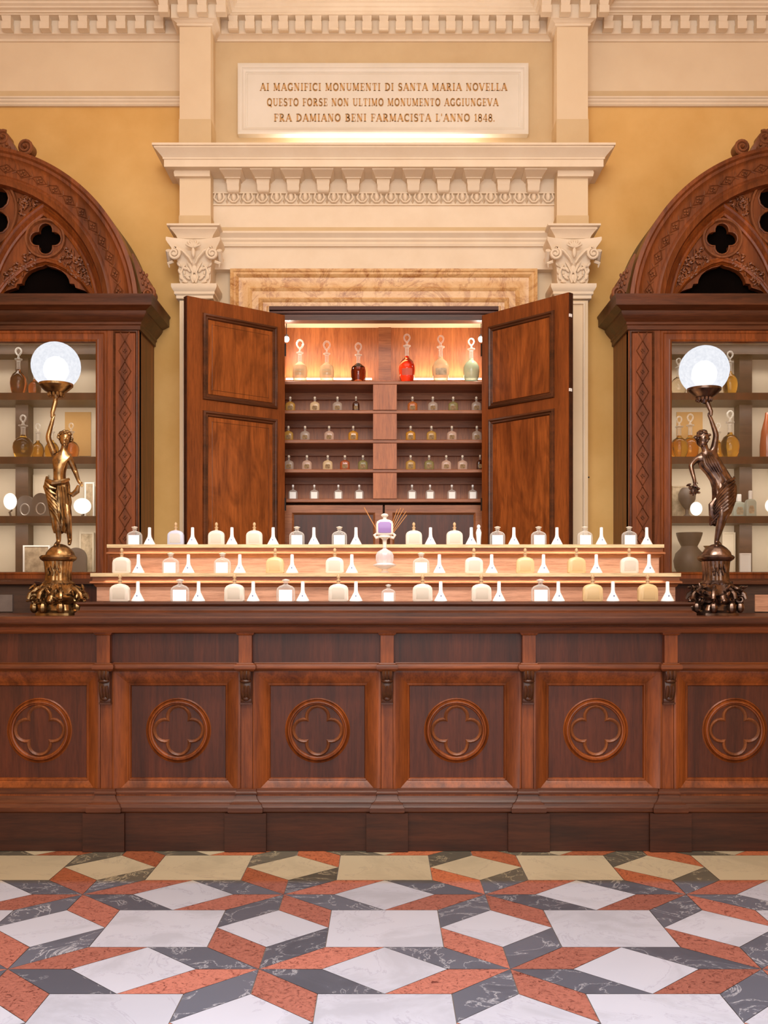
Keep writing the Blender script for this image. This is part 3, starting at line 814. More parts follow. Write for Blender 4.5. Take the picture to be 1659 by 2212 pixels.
rows = [
 (885, [(627, G_YEL, 'yellow'), (680, G_TAN, 'straw'), (729, G_GREY, 'smoky'), (769, G_BROWN, 'dark'), (891, G_ORNG, 'orange'), (935, G_GREY, 'grey'), (979, G_GREEN, 'olive'), (1029, G_GREY, 'smoky')], 'uppermost'),
 (949, [(623, G_YEL, 'yellow'), (659, G_GREY, 'grey'), (711, G_PINK, 'rosy'), (763, G_GOLD, 'golden'), (887, G_GOLD, 'golden'), (932, G_YEL, 'yellow'), (976, G_PINK, 'rosy'), (1030, G_GREY, 'smoky')], 'second'),
 (1013, [(624, G_GREY, 'smoky'), (663, G_PINK, 'rosy'), (708, G_TAN, 'straw'), (745, G_RUST, 'russet'), (784, G_GREEN, 'olive'), (887, G_YEL, 'yellow'), (927, G_GREEN, 'olive'), (964, G_PINK, 'rosy'), (999, G_PINK, 'pink'), (1037, G_BROWN, 'dark')], 'third'),
 (1077, [(633, None, ''), (679, None, ''), (731, None, ''), (776, None, ''), (890, None, ''), (929, None, ''), (976, None, ''), (1021, None, '')], 'lowest')]
ORD = ['leftmost', 'second from left', 'third from left', 'fourth from left', 'fifth from left']
protos = {}
labmats = {}
for py, items, rn in rows:
    z = CZ(py) + .001
    for i, (px, m, word) in enumerate(items):
        half = 'left' if px < 830 else 'right'
        k = sum(1 for q in items[:i] if (q[0] < 830) == (px < 830))
        lb = ('%s perfume bottle, %s in the %s half of the cupboard\'s %s bottle shelf' % (word, ORD[k], half, rn)) if m else ('white-labelled clear bottle, %s in the %s half of the cupboard\'s lowest shelf' % (ORD[k], half))
        key = m.name if m else 'white'
        d = 7.43
        loc = (wx(px, d), d, z)
        gr = 'perfume bottles on the cupboard shelves'
        if key not in protos:
            protos[key] = small_bottle(m or G_CLEAR, simple('label_' + key, (170, 140, 90), (110, 80, 50), .6, scale=60), m is None)
            b_ = protos[key]; b_.location = loc; b_['label'] = lb; b_['group'] = gr
        else: b_ = dup(protos[key], loc, lb, gr)
        if m is None: b_.scale = (.92, .92, .98)
        elif key == 'dark_brown_liquid': b_.scale = (.72, .9, 1.02)
# ------------------------------------------------------------------ the counter
BC, BS = .017, .716
CT = 1.192
D1 = 5.09
zc = lambda py, d=D1: wz(py, d)
ctr = thing('shop_counter', (BC, 5.5, 0), 'long carved walnut shop counter with quatrefoil panels standing on the marble floor', 'counter')
XL, XR = BC - 3.0 * BS - .06, BC + 3.0 * BS + .06
build('carcass', MB().box(XL + .02, XR - .02, 5.20, 6.0, .02, CT - .05), W_PANEL, ctr)
# top
def lin_sweep(prof, y=5.0, x0=XL - .06, x1=XR + .06):
    return MB().sweep([(x0, 6.02), (x0, y), (x1, y), (x1, 6.02)], prof, plan)
ct = lin_sweep([(-.3, CT - .045), (-.05, CT - .05), (-.02, CT - .045), (-.006, CT - .036), (0, CT - .026), (0, CT - .006), (-.006, CT), (-.3, CT)])
ct.box(XL - .0, XR + .0, 5.1, 6.0, CT - .05, CT - .0005)
build('countertop', ct, W_DARK, ctr)
build('cornice_moulding', lin_sweep([(-.1, zc(1366)), (-.055, zc(1366)), (-.045, zc(1360)), (-.04, zc(1354)), (-.03, zc(1352)), (-.03, CT - .046), (-.1, CT - .046)]), W_FRAMEX, ctr)
FZ0, FZ1 = zc(1436), zc(1364)
for k in range(6):
    cx = BC + (k - 2.5) * BS
    hw = BS / 2 - .033
    p = build('frieze_panel', MB().box(cx - hw, cx + hw, 5.125, 5.21, FZ0, FZ1), W_PANEL, ctr)
    mb = MB().sweep([(cx - hw, 5.125), (cx + hw, 5.125)], [(0, FZ1 - .012), (.012, FZ1 - .012), (.02, FZ1 - .004), (.02, FZ1 + .006), (.0, FZ1 + .006)], plan)
    build('bead', mb, W_FRAMEX, p)
for k in range(7):
    cx = BC + (k - 3) * BS; w = .033
    mb = MB().box(cx - w, cx + w, 5.085, 5.21, FZ0, FZ1 + .005)
    mb.sweep([(cx - w, 5.2), (cx - w, 5.085), (cx + w, 5.085), (cx + w, 5.2)], [(0, FZ1 - .02), (.008, FZ1 - .016), (.014, FZ1 - .005), (.014, FZ1 + .006), (0, FZ1 + .006)], plan)
    build('frieze_block', mb, W_FRAME, ctr)
# lower string moulding of the frieze, breaking round the blocks
pth = [(XL, 5.125)]
for k in range(7):
    cx = BC + (k - 3) * BS
    pth += [(cx - .037, 5.125), (cx - .037, 5.085), (cx + .037, 5.085), (cx + .037, 5.125)]
pth.append((XR, 5.125))
z0 = zc(1450)
build('string_moulding', MB().sweep(pth, [(-.08, z0), (.004, z0), (.01, z0 + .006), (.016, z0 + .012), (.018, z0 + .024), (.014, z0 + .034), (.006, z0 + .038), (.004, z0 + .043), (-.08, z0 + .043)], plan), W_FRAMEX, ctr)
# framed panels
PZ0, PZ1 = wz(1676, 5.195), wz(1479, 5.195)
for k in range(6):
    cx = BC + (k - 2.5) * BS; hw = .2395
    oz0, oz1, ow = .276, z0, BS / 2 - .033
    # splayed frame
    mb = MB().sweep(rect_path(cx - ow, cx + ow, oz0, oz1 + .0), [(-.002, .0), (-.002, .056), (.004, .058), (.012, .056), (.070, .012), (.074, .0145), (.079, .012), (.084, 0)], face(5.195), closed=True)
    fr = build('panel_frame', mb, W_FRAME, ctr)
    pn = build('panel', MB().box(cx - ow, cx + ow, 5.194, 5.22, oz0, oz1), W_PANEL, ctr)
    cz = wz(1578, 5.19); r = .148
    mb = MB()
    ring = lambda rr: [(cx + rr * math.cos(2 * PI * i / 48), cz + rr * math.sin(2 * PI * i / 48)) for i in range(48)][::-1]
    mb.sweep(ring(r), [(-.010, 0), (-.007, .008), (-.002, .016), (.003, .017), (.007, .009), (.013, .007), (.016, 0)], face(5.194), closed=True)
    mb.sweep(ring(r + .014), [(-.006, 0), (0, .005), (.004, 0)], face(5.194), closed=True)
    rg = build('roundel', mb, W_FRAME, pn)
    q = foil(cx, cz, r * .88, 4, .385, .56, 0, 12)[::-1]
    q = foil(cx, cz, r * .92, 4, .41, .50, 0, 12)[::-1]
    build('quatrefoil', MB().sweep(q, [(-.010, 0), (-.008, .006), (-.003, .011), (.002, .008), (.008, .0)], face(5.194), closed=True), W_CARVE, pn)
for k in range(7):
    cx = BC + (k - 3) * BS; w = .029
    build('stile', MB().box(cx - w, cx + w, 5.142, 5.21, .27, z0), W_FRAME, ctr)
# carved corbels
def corbel(cx):
    zt = z0 + .002
    mb = MB(); w = .027; yb = 5.142
    sec = [(zt, .058), (zt - .012, .062), (zt - .028, .060), (zt - .042, .048), (zt - .055, .040), (zt - .075, .046), (zt - .10, .044), (zt - .125, .032), (zt - .145, .022), (zt - .155, .024), (zt - .165, .02)]
    mb.loft([[(cx - w, yb, z), (cx - w, yb - y, z), (cx - w * .3, yb - y - .006, z), (cx + w * .3, yb - y - .006, z), (cx + w, yb - y, z), (cx + w, yb, z)] for z, y in sec])
    for dx in (-.017, 0, .017):
        mb.tube([(cx + dx, yb - y - .004, z) for z, y in sec[:4]], .008, 6)
        mb.tube([(cx + dx * .9, yb - y - .006, z) for z, y in sec[5:9]], [.006, .010, .009, .005], 6)
    mb.ell((cx, yb - .05, zt - .052), (.030, .014, .011), 10, 6)
    mb.box(cx - w - .003, cx + w + .003, yb - .03, yb, zt - .172, zt - .163)
    mb.ell((cx, yb - .028, zt - .142), (.018, .012, .014), 8, 6)
    return mb
c0 = None
for k in range(7):
    cx = BC + (k - 3) * BS
    if c0 is None: c0 = build('corbel', corbel(0), W_CORBEL, ctr, origin=(0, 0, 0)); c0.location = (cx - ctr.location.x, -ctr.location.y, 0)
    else: c = c0.copy(); COL.objects.link(c); c.parent = ctr; c.location = (cx - ctr.location.x, -ctr.location.y, 0)
# base mouldings and plinth with projecting blocks
def stepped(y0, y1, w):
    p = [(XL, y0)]
    for k in range(7):
        cx = BC + (k - 3) * BS
        p += [(cx - w, y0), (cx - w, y1), (cx + w, y1), (cx + w, y0)]
    return p + [(XR, y0)]
bz1, bz0 = zc(1714), zc(1758)
build('base_moulding', MB().sweep(stepped(5.14, 5.12, .05), [(-.06, bz1 + .016), (0, bz1 + .016), (0, bz1 + .004), (.006, bz1 - .002), (.006, bz1 - .01), (.0, bz1 - .014), (.004, bz1 - .03), (.016, bz1 - .048), (.03, bz1 - .056), (.032, bz1 - .066), (.038, bz1 - .074), (.038, bz0 + .008), (.03, bz0), (-.06, bz0)], plan), W_DARK, ctr)
build('plinth', MB().sweep(stepped(5.112, 5.088, .105), [(-.06, bz0 + .001), (0, bz0 + .001), (0, 0.002), (-.06, 0.002)], plan), W_PLINTH, ctr)

# raised board and stepped display
SD = 5.04
st = thing('tiered_display', (0, 5.45, CT), 'pale three-step display of bottles and cones standing on the counter', 'display stand')
bx0, bx1 = wx(168, SD), wx(1498, SD)
SZ = wz(1299.5, SD)
build('base_board', MB().sweep([(bx0, 5.98), (bx0, SD), (bx1, SD), (bx1, 5.98)], [(-.3, CT), (.012, CT), (.012, CT + .018), (.004, CT + .024), (-.006, CT + .03), (-.01, CT + .05), (.0, CT + .056), (.006, CT + .062), (.006, SZ - .003), (-.3, SZ)], plan).box(bx0 + .1, bx1 - .1, SD + .1, 5.98, CT, SZ - .0004), W_DARK, st)
T1, T2 = 1.417, 1.589
def tier(zlo, ztop, xh, yf, yb):
    rs = build('riser', MB().box(-xh + .012, xh + .012, yf + .045, yb, zlo, ztop - .02), W_TIER, st)
    rm = [(0, ztop - .075), (.006, ztop - .072), (.014, ztop - .060), (.03, ztop - .054), (.03, ztop - .046), (.018, ztop - .040), (.018, ztop - .02), (0, ztop - .02)]
    build('moulding', MB().sweep([(-xh + .012, yb), (-xh + .012, yf + .045), (xh + .012, yf + .045), (xh + .012, yb)], rm, plan), W_SHELF, rs)
    build('board', MB().box(-xh - .01, xh + .03, yf, yb, ztop - .019, ztop), W_TIERTOP, st)
tier(SZ, T1, 1.565, 5.41, 5.98)
tier(T1, T2, 1.575, 5.77, 6.05)
# white cone
def cone(loc):
    t = tag(build('porcelain_cone', MB().lathe((0, 0, 0), [(.0335, 0), (.034, .003), (.0115, .046), (.0098, .060), (.0092, .096), (.0088, .1), (.005, .1015)], 20), WHITE), None, 'cone')
    t.location = loc
    t['category'] = 'porcelain cone'
    build('blue_mark', MB().box(-.0028, .0028, -.0255, -.0235, .0245, .032), BLUEINK, t, local=True)
    return t
def flask(m, name='flask'):
    t = thing('perfume_flask', (0, 0, 0), 'x', 'bottle')
    body = [(0, .048, .021, 6), (.004, .051, .023, 6), (.058, .051, .023, 5), (.070, .0485, .022, 4), (.080, .041, .019, 3), (.087, .028, .015, 2.4), (.091, .011, .010, 2)]
    build('bottle_body', MB().supe((0, 0, 0), body, 28), m, t)
    build('raised_shield', MB().supe((0, -.0225, 0), [(.012, .030, .0015, 5), (.013, .034, .002, 5), (.060, .034, .002, 4), (.070, .026, .0015, 3)], 20), SHIELD if m is not G_AMBER else m, t)
    build('neck', MB().lathe((0, 0, .09), [(.009, 0), (.009, .014), (.012, .016), (.012, .021), (.008, .022)], 14), CORK, t)
    build('stopper', MB().lathe((0, 0, .111), [(.0065, 0), (.006, .006), (.0095, .012), (.010, .018), (.007, .026), (.003, .030)], 12), CORK, t)
    return t
def labelled():
    t = thing('labelled_bottle', (0, 0, 0), 'x', 'bottle')
    body = [(0, .044, .021, 6), (.004, .047, .023, 6), (.056, .047, .023, 5), (.068, .044, .022, 4), (.078, .034, .019, 3), (.084, .020, .014, 2.4), (.088, .012, .011, 2)]
    build('bottle_body', MB().supe((0, 0, 0), body, 28), G_CLEAR, t)
    build('label', MB().box(-.0335, .0335, -.0255, -.0235, .001, .060), PAPER, t)
    build('neck', MB().lathe((0, 0, .087), [(.011, 0), (.011, .008), (.016, .010), (.016, .013)], 14), G_CLEAR, t)
    build('stopper', MB().lathe((0, 0, .099), [(.010, 0), (.012, .004), (.020, .009), (.020, .012), (.010, .015), (.004, .017)], 16), G_FROST, t)
    return t
TIERS = [
 ('top', 5.84, T2, 'S290 C323 B379 C416 F467 C501 F549 C590 S641 C678 S733 C769 F894 C930 F982 C1018 S1075 C1110 S1164 C1203 S1264 C1299 S1360 C1397', .93),
 ('middle', 5.455, T1, 'F262 C299 S368 C407 S480 C518 A594 C631 F723 C760 S910 C949 F1024 C1062 A1135 C1174 A1246 C1288 F1360 C1402', .96),
 ('bottom', 5.14, SZ, 'F258 C298 S388 C429 F506 C547 S617 C654 F731 C769 s839 F913 C952 F1040 C1078 S1168 C1206 A1281 C1324 A1400 C1442', 1.0)]
NUM = ['first', 'second', 'third', 'fourth', 'fifth', 'sixth', 'seventh', 'eighth', 'ninth', 'tenth', 'eleventh', 'twelfth', 'thirteenth']
P = {}
for tn, d, z, items, scl in TIERS:
    its = [(s[0], int(s[1:])) for s in items.split()]
    cnt = {}
    tot = {}
    for k, _ in its: tot[k] = tot.get(k, 0) + 1
    for k, px in its:
        cnt[k] = cnt.get(k, 0) + 1
        n, N = cnt[k], tot[k]
        od = (NUM[n - 1] + ' from the left') if n <= (N + 1) // 2 else (('last' if n == N else NUM[N - n] + ' from the right') + ('' if n < N else ' on the right'))
        base = {'C': 'white porcelain cone', 'F': 'milky frosted flask with tan stopper', 'B': 'bluish frosted flask', 'A': 'amber tinted flask with tan stopper', 'S': 'clear bottle with square white label', 's': 'small squat clear bottle with white label'}[k]
        lb = '%s on the display\'s %s step' % (base, tn) + (', ' + od if N > 1 else ', beside the central gap' if k == 's' else ', near its left end')
        gr = {'C': 'porcelain cones', 'S': 'labelled clear bottles', 's': 'labelled clear bottles'}.get(k, 'frosted flasks') + ' on the display steps'
        loc = (wx(px, d), d + (0.0 if k == 'C' else .01), z + .0008)
        kk = k.upper()
        if kk not in P:
            P[kk] = {'C': lambda: cone(loc), 'F': lambda: flask(G_FROST), 'B': lambda: flask(G_FROSTB), 'A': lambda: flask(G_AMBER), 'S': labelled}[kk]()
            o = P[kk]; o.location = loc; o['label'] = lb; o['group'] = gr
        else: o = dup(P[kk], loc, lb, gr)
        f = scl * (.76 if k == 's' else 1)
        if k != 'C': o.scale = (f * 1.0, f, f * (.98 if tn == 'bottom' else 1.0))
        else: o.scale = (1.0, 1.0, {'top': 1.0, 'middle': 1.0, 'bottom': 1.0}[tn])
        o.rotation_euler = (0, 0, R(((px * 7) % 11 - 5) * .9)) if k != 'C' else (0, 0, 0)

# glass pedestal with the violet bottle
gd = 5.50
gx = wx(831, gd)
t = thing('glass_pedestal', (gx, gd, T1), 'clear glass globe pedestal in the middle of the display, carrying the violet bottle', 'pedestal')
k_ = gd / F
build('foot', MB().lathe((gx, gd, T1 + .001), [(.028, 0), (.030, .004), (.016, .010), (.016, .022), (.030, .028)], 20), G_CLEAR, t)
zg = T1 + .028
gb = MB().lathe((gx, gd, zg), [(.03, 0), (.062, .012), (.066, .018), (.044, .028), (.050, .045), (.050, .070), (.040, .090), (.018, .102), (.010, .108), (.010, .116)], 24, fn=12, fl=.08)
build('globe', gb, glassy('cut_glass', (226, 220, 224), .35, .9, .05, 1.0), t)
zp = T2 + .01
cr = MB().lathe((gx, gd, zg + .114), [(.010, 0), (.012, zp - zg - .114), (.020, zp - zg - .104), (.034, zp - zg - .098), (.030, zp - zg - .09)], 20)
for sg in (-1, 1):
    cr.tube([(gx, gd, zp + .012), (gx + sg * .025, gd, zp + .02), (gx + sg * .048, gd, zp + .012), (gx + sg * .056, gd, zp + .026), (gx + sg * .044, gd, zp + .036)], [.010, .009, .008, .008, .006], 8)
build('crown', cr, G_FROST, t)
t = thing('violet_bottle', (gx, gd, zp + .028), 'violet glass perfume bottle with pale stopper on the glass pedestal', 'bottle')
zz = zp + .026
build('bottle_body', MB().supe((gx, gd, zz), [(0, .034, .018, 5), (.006, .046, .022, 5), (.06, .047, .022, 5), (.075, .042, .02, 3.5), (.084, .028, .016, 2.4), (.088, .012, .011, 2)], 24), G_FROST, t)
build('label', MB().supe((gx, gd - .0215, zz), [(.012, .030, .002, 5), (.014, .036, .003, 5), (.062, .036, .003, 4), (.072, .026, .002, 3)], 20), G_PURPLE, t)
build('stopper', MB().lathe((gx, gd, zz + .087), [(.010, 0), (.010, .010), (.020, .018), (.021, .024), (.012, .030), (.004, .032)], 16), G_FROST, t)

# reed diffuser behind the violet bottle
t = thing('reed_diffuser', (gx, 5.97, T2), 'dark reed diffuser with fanned tan sticks behind the violet bottle', 'diffuser')
build('jar', MB().lathe((gx, 5.96, T2), [(.03, 0), (.032, .004), (.032, .05), (.02, .062), (.012, .068), (.012, .08)], 16), G_BROWN, t)
REED = simple('tan_reed', (176, 118, 66), None, .7)
for i, (a, L) in enumerate(((-29, .25), (20, .22), (24, .235), (28, .24), (33, .235), (37, .22))):
    b0 = (gx, 5.96, T2 + .01)
    build('reed', MB().tube([b0, (gx + L * math.sin(R(a)), 5.96 + .004 * i, T2 + .01 + L * math.cos(R(a)))], .0022 if i else .003, 6), REED, t)
xw = wx(1034, 5.97)
t = thing('white_figurine', (xw, 5.97, T2), 'small white figurine standing on the display\'s top step before the right cupboard door', 'figurine')
build('figurine_body', MB().lathe((xw, 5.97, T2), [(.018, 0), (.018, .006), (.012, .012), (.014, .05), (.017, .08), (.011, .098), (.008, .104)], 14), WHITE, t)
build('figurine_head', MB().ell((xw, 5.97, T2 + .114), (.011, .011, .013), 12, 8), WHITE, t)

# ------------------------------------------------------------------ counter wings behind both ends
for s in (-1, 1):
    n = 'left' if s < 0 else 'right'
    t = thing('side_counter', (s * 2.9, 6.4, 0), 'low walnut case behind the %s end of the shop counter' % n, 'side counter')
    z1 = 1.386
    top = lambda z, o=0: [(-3.6, 6.77, z), (-3.6, 6.04 - o, z), (-2.1 + o, 6.04 - o, z), (-2.30 + o, 6.77, z)]
    build('case_body', MB().loft([top(0.0), top(z1 - .09)]), W_SHADE, t, flip=s > 0)
    build('case_top', MB().loft([top(z1 - .028, .0), top(z1 - .022, .012), top(z1 - .004, .012), top(z1, .0)]), W_DARK, t, flip=s > 0)
    build('case_neck', MB().loft([top(z1 - .09, -.02), top(z1 - .028, -.03)]), W_SHADE, t, flip=s > 0)
    build('front_panel', MB().box(-3.5, -2.22, 6.028, 6.04, 1.20, z1 - .085), W_TIER if s > 0 else CARDG, t, flip=s > 0)
# ------------------------------------------------------------------ glazed cabinets with arched tops
VD = 6.84; VS = F / VD
vx = lambda px, d=VD: wx(px, d)
vz = lambda py, d=VD: wz(py, d)
ACX, ACZ = vx(-55), vz(675)
u = 1 / VS
def mir(path): return [(2 * ACX - x, z) for x, z in path][::-1]
def cabinet(s):
    side = 'left' if s < 0 else 'right'
    fl_ = s > 0
    t = thing('display_cabinet', ((2.776 if s > 0 else -2.776), VD, 0), 'tall carved walnut display cabinet with gothic arched top, %s of the portal' % side, 'cabinet')
    B = lambda n, mb, m, par=None: build(n, mb, m, par or t, flip=fl_)
    xr = vx(300); xl = 2 * ACX - xr; xL = max(xl, -RX + .02)
    zb_, zt = vz(712), vz(645)
    # body posts, sides, top and back
    B('back_panel', MB().box(xL, xr - .02, 7.27, WY - .005, 0, zb_ + .1), BACKC)
    B('side_panel', MB().box(xr - .03, xr, VD + .02, WY - .005, 0, zb_ + .05), W_FRAME)
    B('side_panel', MB().box(xL, xL + .03, VD + .02, WY - .005, 0, zb_ + .05), W_FRAME)
    B('top_panel', MB().box(xL, xr, VD + .02, WY - .005, zb_ - .0, zb_ + .05), W_SHADE)
    B('base_case', MB().box(xL, xr, VD + .0, WY - .005, 0, vz(1262)), W_PANEL)
    B('base_ledge', MB().box(xL, xr + .03, VD - .05, WY - .005, vz(1262), vz(1250)), W_DARK)
    for mm in (False, True):
        f = (lambda x: 2 * ACX - x) if mm else (lambda x: x)
        if mm and f(vx(240)) < -RX: pass
        x0, x1 = f(vx(232)), f(xr)
        if min(x0, x1) < -RX + .02: x0, x1 = max(x0, -RX + .02), max(x1, -RX + .02)
        post = B('corner_post', MB().box(x0, x1, VD, VD + .06, vz(1262), zb_), W_FRAME)
        if mm: continue
        mb = MB().sweep(rect_path(vx(246), vx(296), vz(1245), vz(716)), [(-.006, 0), (-.004, .008), (.003, .01), (.008, .004), (.012, 0)], face(VD), closed=True)
        B('post_moulding', mb, W_DARK, post)
        mb = MB()
        for i in range(12):
            cx, cz = vx(270), vz(757.5 + 45 * i); a, b_ = 13 * u, 21.5 * u
            for k in (1.0,):
                mb.sweep([(cx - a * k, cz), (cx, cz + b_ * k), (cx + a * k, cz), (cx, cz - b_ * k)], [(-.0035, 0), (0, .009), (.0035, 0)], face(VD), closed=True)
            for q in range(4):
                mb.ell((cx + .009 * math.cos(q * PI / 2), VD - .003, cz + .011 * math.sin(q * PI / 2)), (.006, .006, .007), 6, 4)
            if i == 0:
                mb.tube([(cx - a * .9, VD - .002, cz + b_ * 2), (cx, VD - .002, cz + b_), (cx + a * .9, VD - .002, cz + b_ * 2)], .005, 6)
        B('carved_lozenges', mb, W_CARVE, post)
    # glazed door
    gx0, gx1, gz0, gz1 = 2 * ACX - vx(205), vx(205), vz(1252), vz(719)
    gx0 = max(gx0, -RX + .1)
    dr = B('glazed_door', MB().sweep(rect_path(max(2 * ACX - vx(232), -RX + .03), vx(232), vz(1262), zb_), [(0, -.03), (0, .0), (.008, .006), (.02, .006), (.028, .0), (.06, .0), (.07, .006), (.08, .002), (.085, -.03)], face(VD + .005), closed=True), W_FRAME)
    B('glass_pane', MB().box(gx0 - .01, gx1 + .01, VD + .025, VD + .028, gz0 - .01, gz1 + .02), PANE, dr)
    # interior
    for py in (850, 988, 1116):
        z = vz(py, 6.97)
        sh = B('shelf', MB().box(xL + .03, xr - .03, 6.97, 7.27, z - .042, z), W_SHADE)
        B('shelf_lip', MB().box(xL + .03, xr - .03, 6.962, 6.97, z - .046, z + .004), W_PANEL, sh)
    B('shelf', MB().box(xL + .03, xr - .03, 6.92, 7.27, vz(1250), vz(1248)), W_SHADE)
    for px in (-12, 13):
        pass
    B('upright', MB().box(vx(14, 6.99), vx(42, 6.99), 7.16, 7.27, vz(1250), zb_), W_SHADE)
    B('upright', MB().box(2 * ACX - vx(42, 6.99), 2 * ACX - vx(14, 6.99), 7.16, 7.27, vz(1250), zb_), W_SHADE)
    B('inner_rail', MB().box(xL + .03, xr - .03, 7.1, 7.27, vz(765, 7.1), zb_ - .002), W_SHADE)
    B('lamp_trough', MB().sweep([(xL + .04, 6.98), (xr - .04, 6.98)], [(0, vz(742, 6.95)), (.01, vz(741, 6.95)), (.012, vz(737, 6.95)), (0, vz(736, 6.95)), (-.02, vz(735, 6.95)), (-.024, vz(725, 6.95)), (0, vz(724, 6.95))], plan), STEELW)  # pale rail stands in for a bright reflection in the pane
    B('back_strip', MB().box(vx(140, 7.26), vx(196, 7.26), 7.262, 7.27, vz(985, 7.26), vz(890, 7.26)), BACKY)
    # cornice
    pr = [(0, vz(714)), (.012, vz(713)), (.012, vz(704)), (.02, vz(702)), (.02, vz(697)), (.03, vz(694)), (.05, vz(686)), (.062, vz(680)), (.062, vz(676)), (.085, vz(672)), (.11, vz(668)), (.11, vz(652)), (.118, vz(648)), (.118, vz(645)), (0, vz(644))]
    B('cornice', MB().sweep([(xL, VD), (xr, VD), (xr, WY - .005)], pr, plan), W_DARK)
    # arched pediment
    Y0 = VD - .01
    b = lambda r: R(math.degrees(math.asin((vz(644) - ACZ) / (r * u))))
    def arcr(r, n=40, a1=90):
        a0 = math.degrees(b(r)); return [(ACX + r * u * math.cos(R(a0 + (a1 - a0) * i / n)), ACZ + r * u * math.sin(R(a0 + (a1 - a0) * i / n))) for i in range(n + 1)]
    full = lambda r, n=40: (lambda h: h + mir(h)[1:])(arcr(r, n))
    O, I = full(357), full(281)
    clipx = lambda pts: [(max(x, -RX + .01), z) for x, z in pts]
    B('arch_body', MB().plate(clipx(O) , [], Y0 + .13, WY - .005), W_SHADE)
    # arch band as one swept section
    prof = [(-357 * u + 281 * u, -.10)]
    band = [(0, -.14), (0, .035), (8 * u, .045), (12 * u, .03), (18 * u, .03), (22 * u, .014), (28 * u, .008), (56 * u, .008), (60 * u, .02), (64 * u, .026), (70 * u, .016), (76 * u, .012), (79 * u, -.02), (79 * u, -.14)]
    O2 = [p for p in O if p[0] > -RX + .02]
    ab = B('arch_band', MB().sweep(O2[::-1], band, face(Y0)), W_ARCH)
    mb = MB()
    n = 13
    for i in range(15):
        a = R(8 + 6.9 * i); r = 316 * u
        c = V(ACX + r * math.cos(a), ACZ + r * math.sin(a))
        tt = V(-math.sin(a), math.cos(a)); nn = V(math.cos(a), math.sin(a))
        L, W = .052, .030
        q = [c + tt * L, c + nn * W, c - tt * L, c - nn * W]
        if i % 1 == 0:
            mb.sweep([tuple(p) for p in q], [(-.004, 0), (0, .008), (.004, 0)], face(Y0 - .008), closed=True)
            for k in range(4):
                w = a + k * PI / 2
                mb.ell((c.x + .013 * math.cos(w), Y0 - .012, c.y + .013 * math.sin(w)), (.009, .008, .009), 6, 4)
            for sg in (-1, 1):
                p0 = c + tt * L * .95
                mb.tube([(p0.x, Y0 - .01, p0.y), ((p0 + nn * sg * .022 + tt * .022).x, Y0 - .01, (p0 + nn * sg * .022 + tt * .022).y)], [.005, .003], 6)
    B('carved_vine', mb, W_CARVE, ab)
    # tracery plate
    qx, qz, qr = vx(95), vz(512), 36 * u
    rx_, rz_, rr = ACX, vz(450), 84 * u
    def tref(cx):
        g = lambda dx, py: (cx + dx * u, vz(py))
        pts = []
        pts += [(cx + 105 * u * math.cos(R(a)) , vz(644) + 33 * u * math.sin(R(a))) for a in (0, 18, 36, 52)]
        pts += [(cx + (62) * u, vz(610))]
        k = [(52, 609), (50, 600), (44, 590), (34, 581), (20, 575), (8, 572), (0, 568)]
        pts += [g(dx, py) for dx, py in k] + [g(-dx, py) for dx, py in k[::-1][1:]]
        pts += [(cx - 62 * u, vz(610))]
        pts += [(cx - 105 * u * math.cos(R(a)), vz(644) + 33 * u * math.sin(R(a))) for a in (52, 36, 18, 0)]
        return pts
    TI = [p for p in full(283, 30)]
    zf = vz(644)
    holes = []
    for cx in (qx, 2 * ACX - qx):
        holes.append(foil(cx, qz, qr, 4, .44, .52, 0, 8))
    holes.append(foil(rx_, rz_, rr, 6, .30, .62, PI / 6, 8))
    # trefoil heads open to the bottom edge: cut them into the outline
    outl = TI[:]
    outl = outl[:]            # from right foot over the top to the left foot
    base = []
    for cx in (2 * ACX - qx, qx):
        base += [(x, z) for x, z in tref(cx)[::-1]]
    outl = outl + base
    Yt = Y0 + .045
    tp = B('tracery', MB().plate(outl, holes, Yt, Yt + .05), W_ARCH)
    B('shade_backing', MB().plate(full(280, 30), [], Y0 + .122, Y0 + .128), VOIDM)  # black sheet stands in for the shade of the hollow behind the tracery
    # raised ribs of the two lancets and of the low arches
    rib = [(-13 * u, 0), (-12 * u, .016), (-8 * u, .022), (-4 * u, .014), (0, .03), (4 * u, .014), (8 * u, .022), (12 * u, .016), (13 * u, 0)]
    srib = [(-6 * u, 0), (-5 * u, .014), (-1 * u, .018), (2 * u, .01), (5 * u, .012), (6 * u, 0)]
    rt = [(ACX + 270 * u * math.cos(R(a)), ACZ + 270 * u * math.sin(R(a))) for a in [7 + (57 - 7) * i / 16 for i in range(17)]]
    ax = rt[-1][0]
    lf = [(2 * ax - x, z) for x, z in rt][::-1]
    lf = [p for p in lf if p[1] > vz(648)]
    low = [(110, 644), (104, 632), (83, 604), (50, 577), (25, 563), (0, 557)]
    lowp = [(qx + dx * u, vz(py)) for dx, py in low]; lowf = lowp + [(2 * qx - x, z) for x, z in lowp[::-1][1:]]
    mb = MB()
    for mm in (False, True):
        g = mir if mm else (lambda p: p)
        mb.sweep(g(rt + lf[1:]), rib, face(Yt))
        mb.sweep(g(lowf), srib, face(Yt))
        inner = [(qx + (x - qx) * .93, vz(644) + (z - vz(644)) * .9) for x, z in lowf]
        mb.sweep(g(inner), [(-2.5 * u, 0), (0, .012), (2.5 * u, 0)], face(Yt))
    B('ribs', mb, W_FRAME, tp)
    mb = MB()
    circ = lambda cx, cz, r, n=36: [(cx + r * math.cos(-2 * PI * i / n), cz + r * math.sin(-2 * PI * i / n)) for i in range(n)]
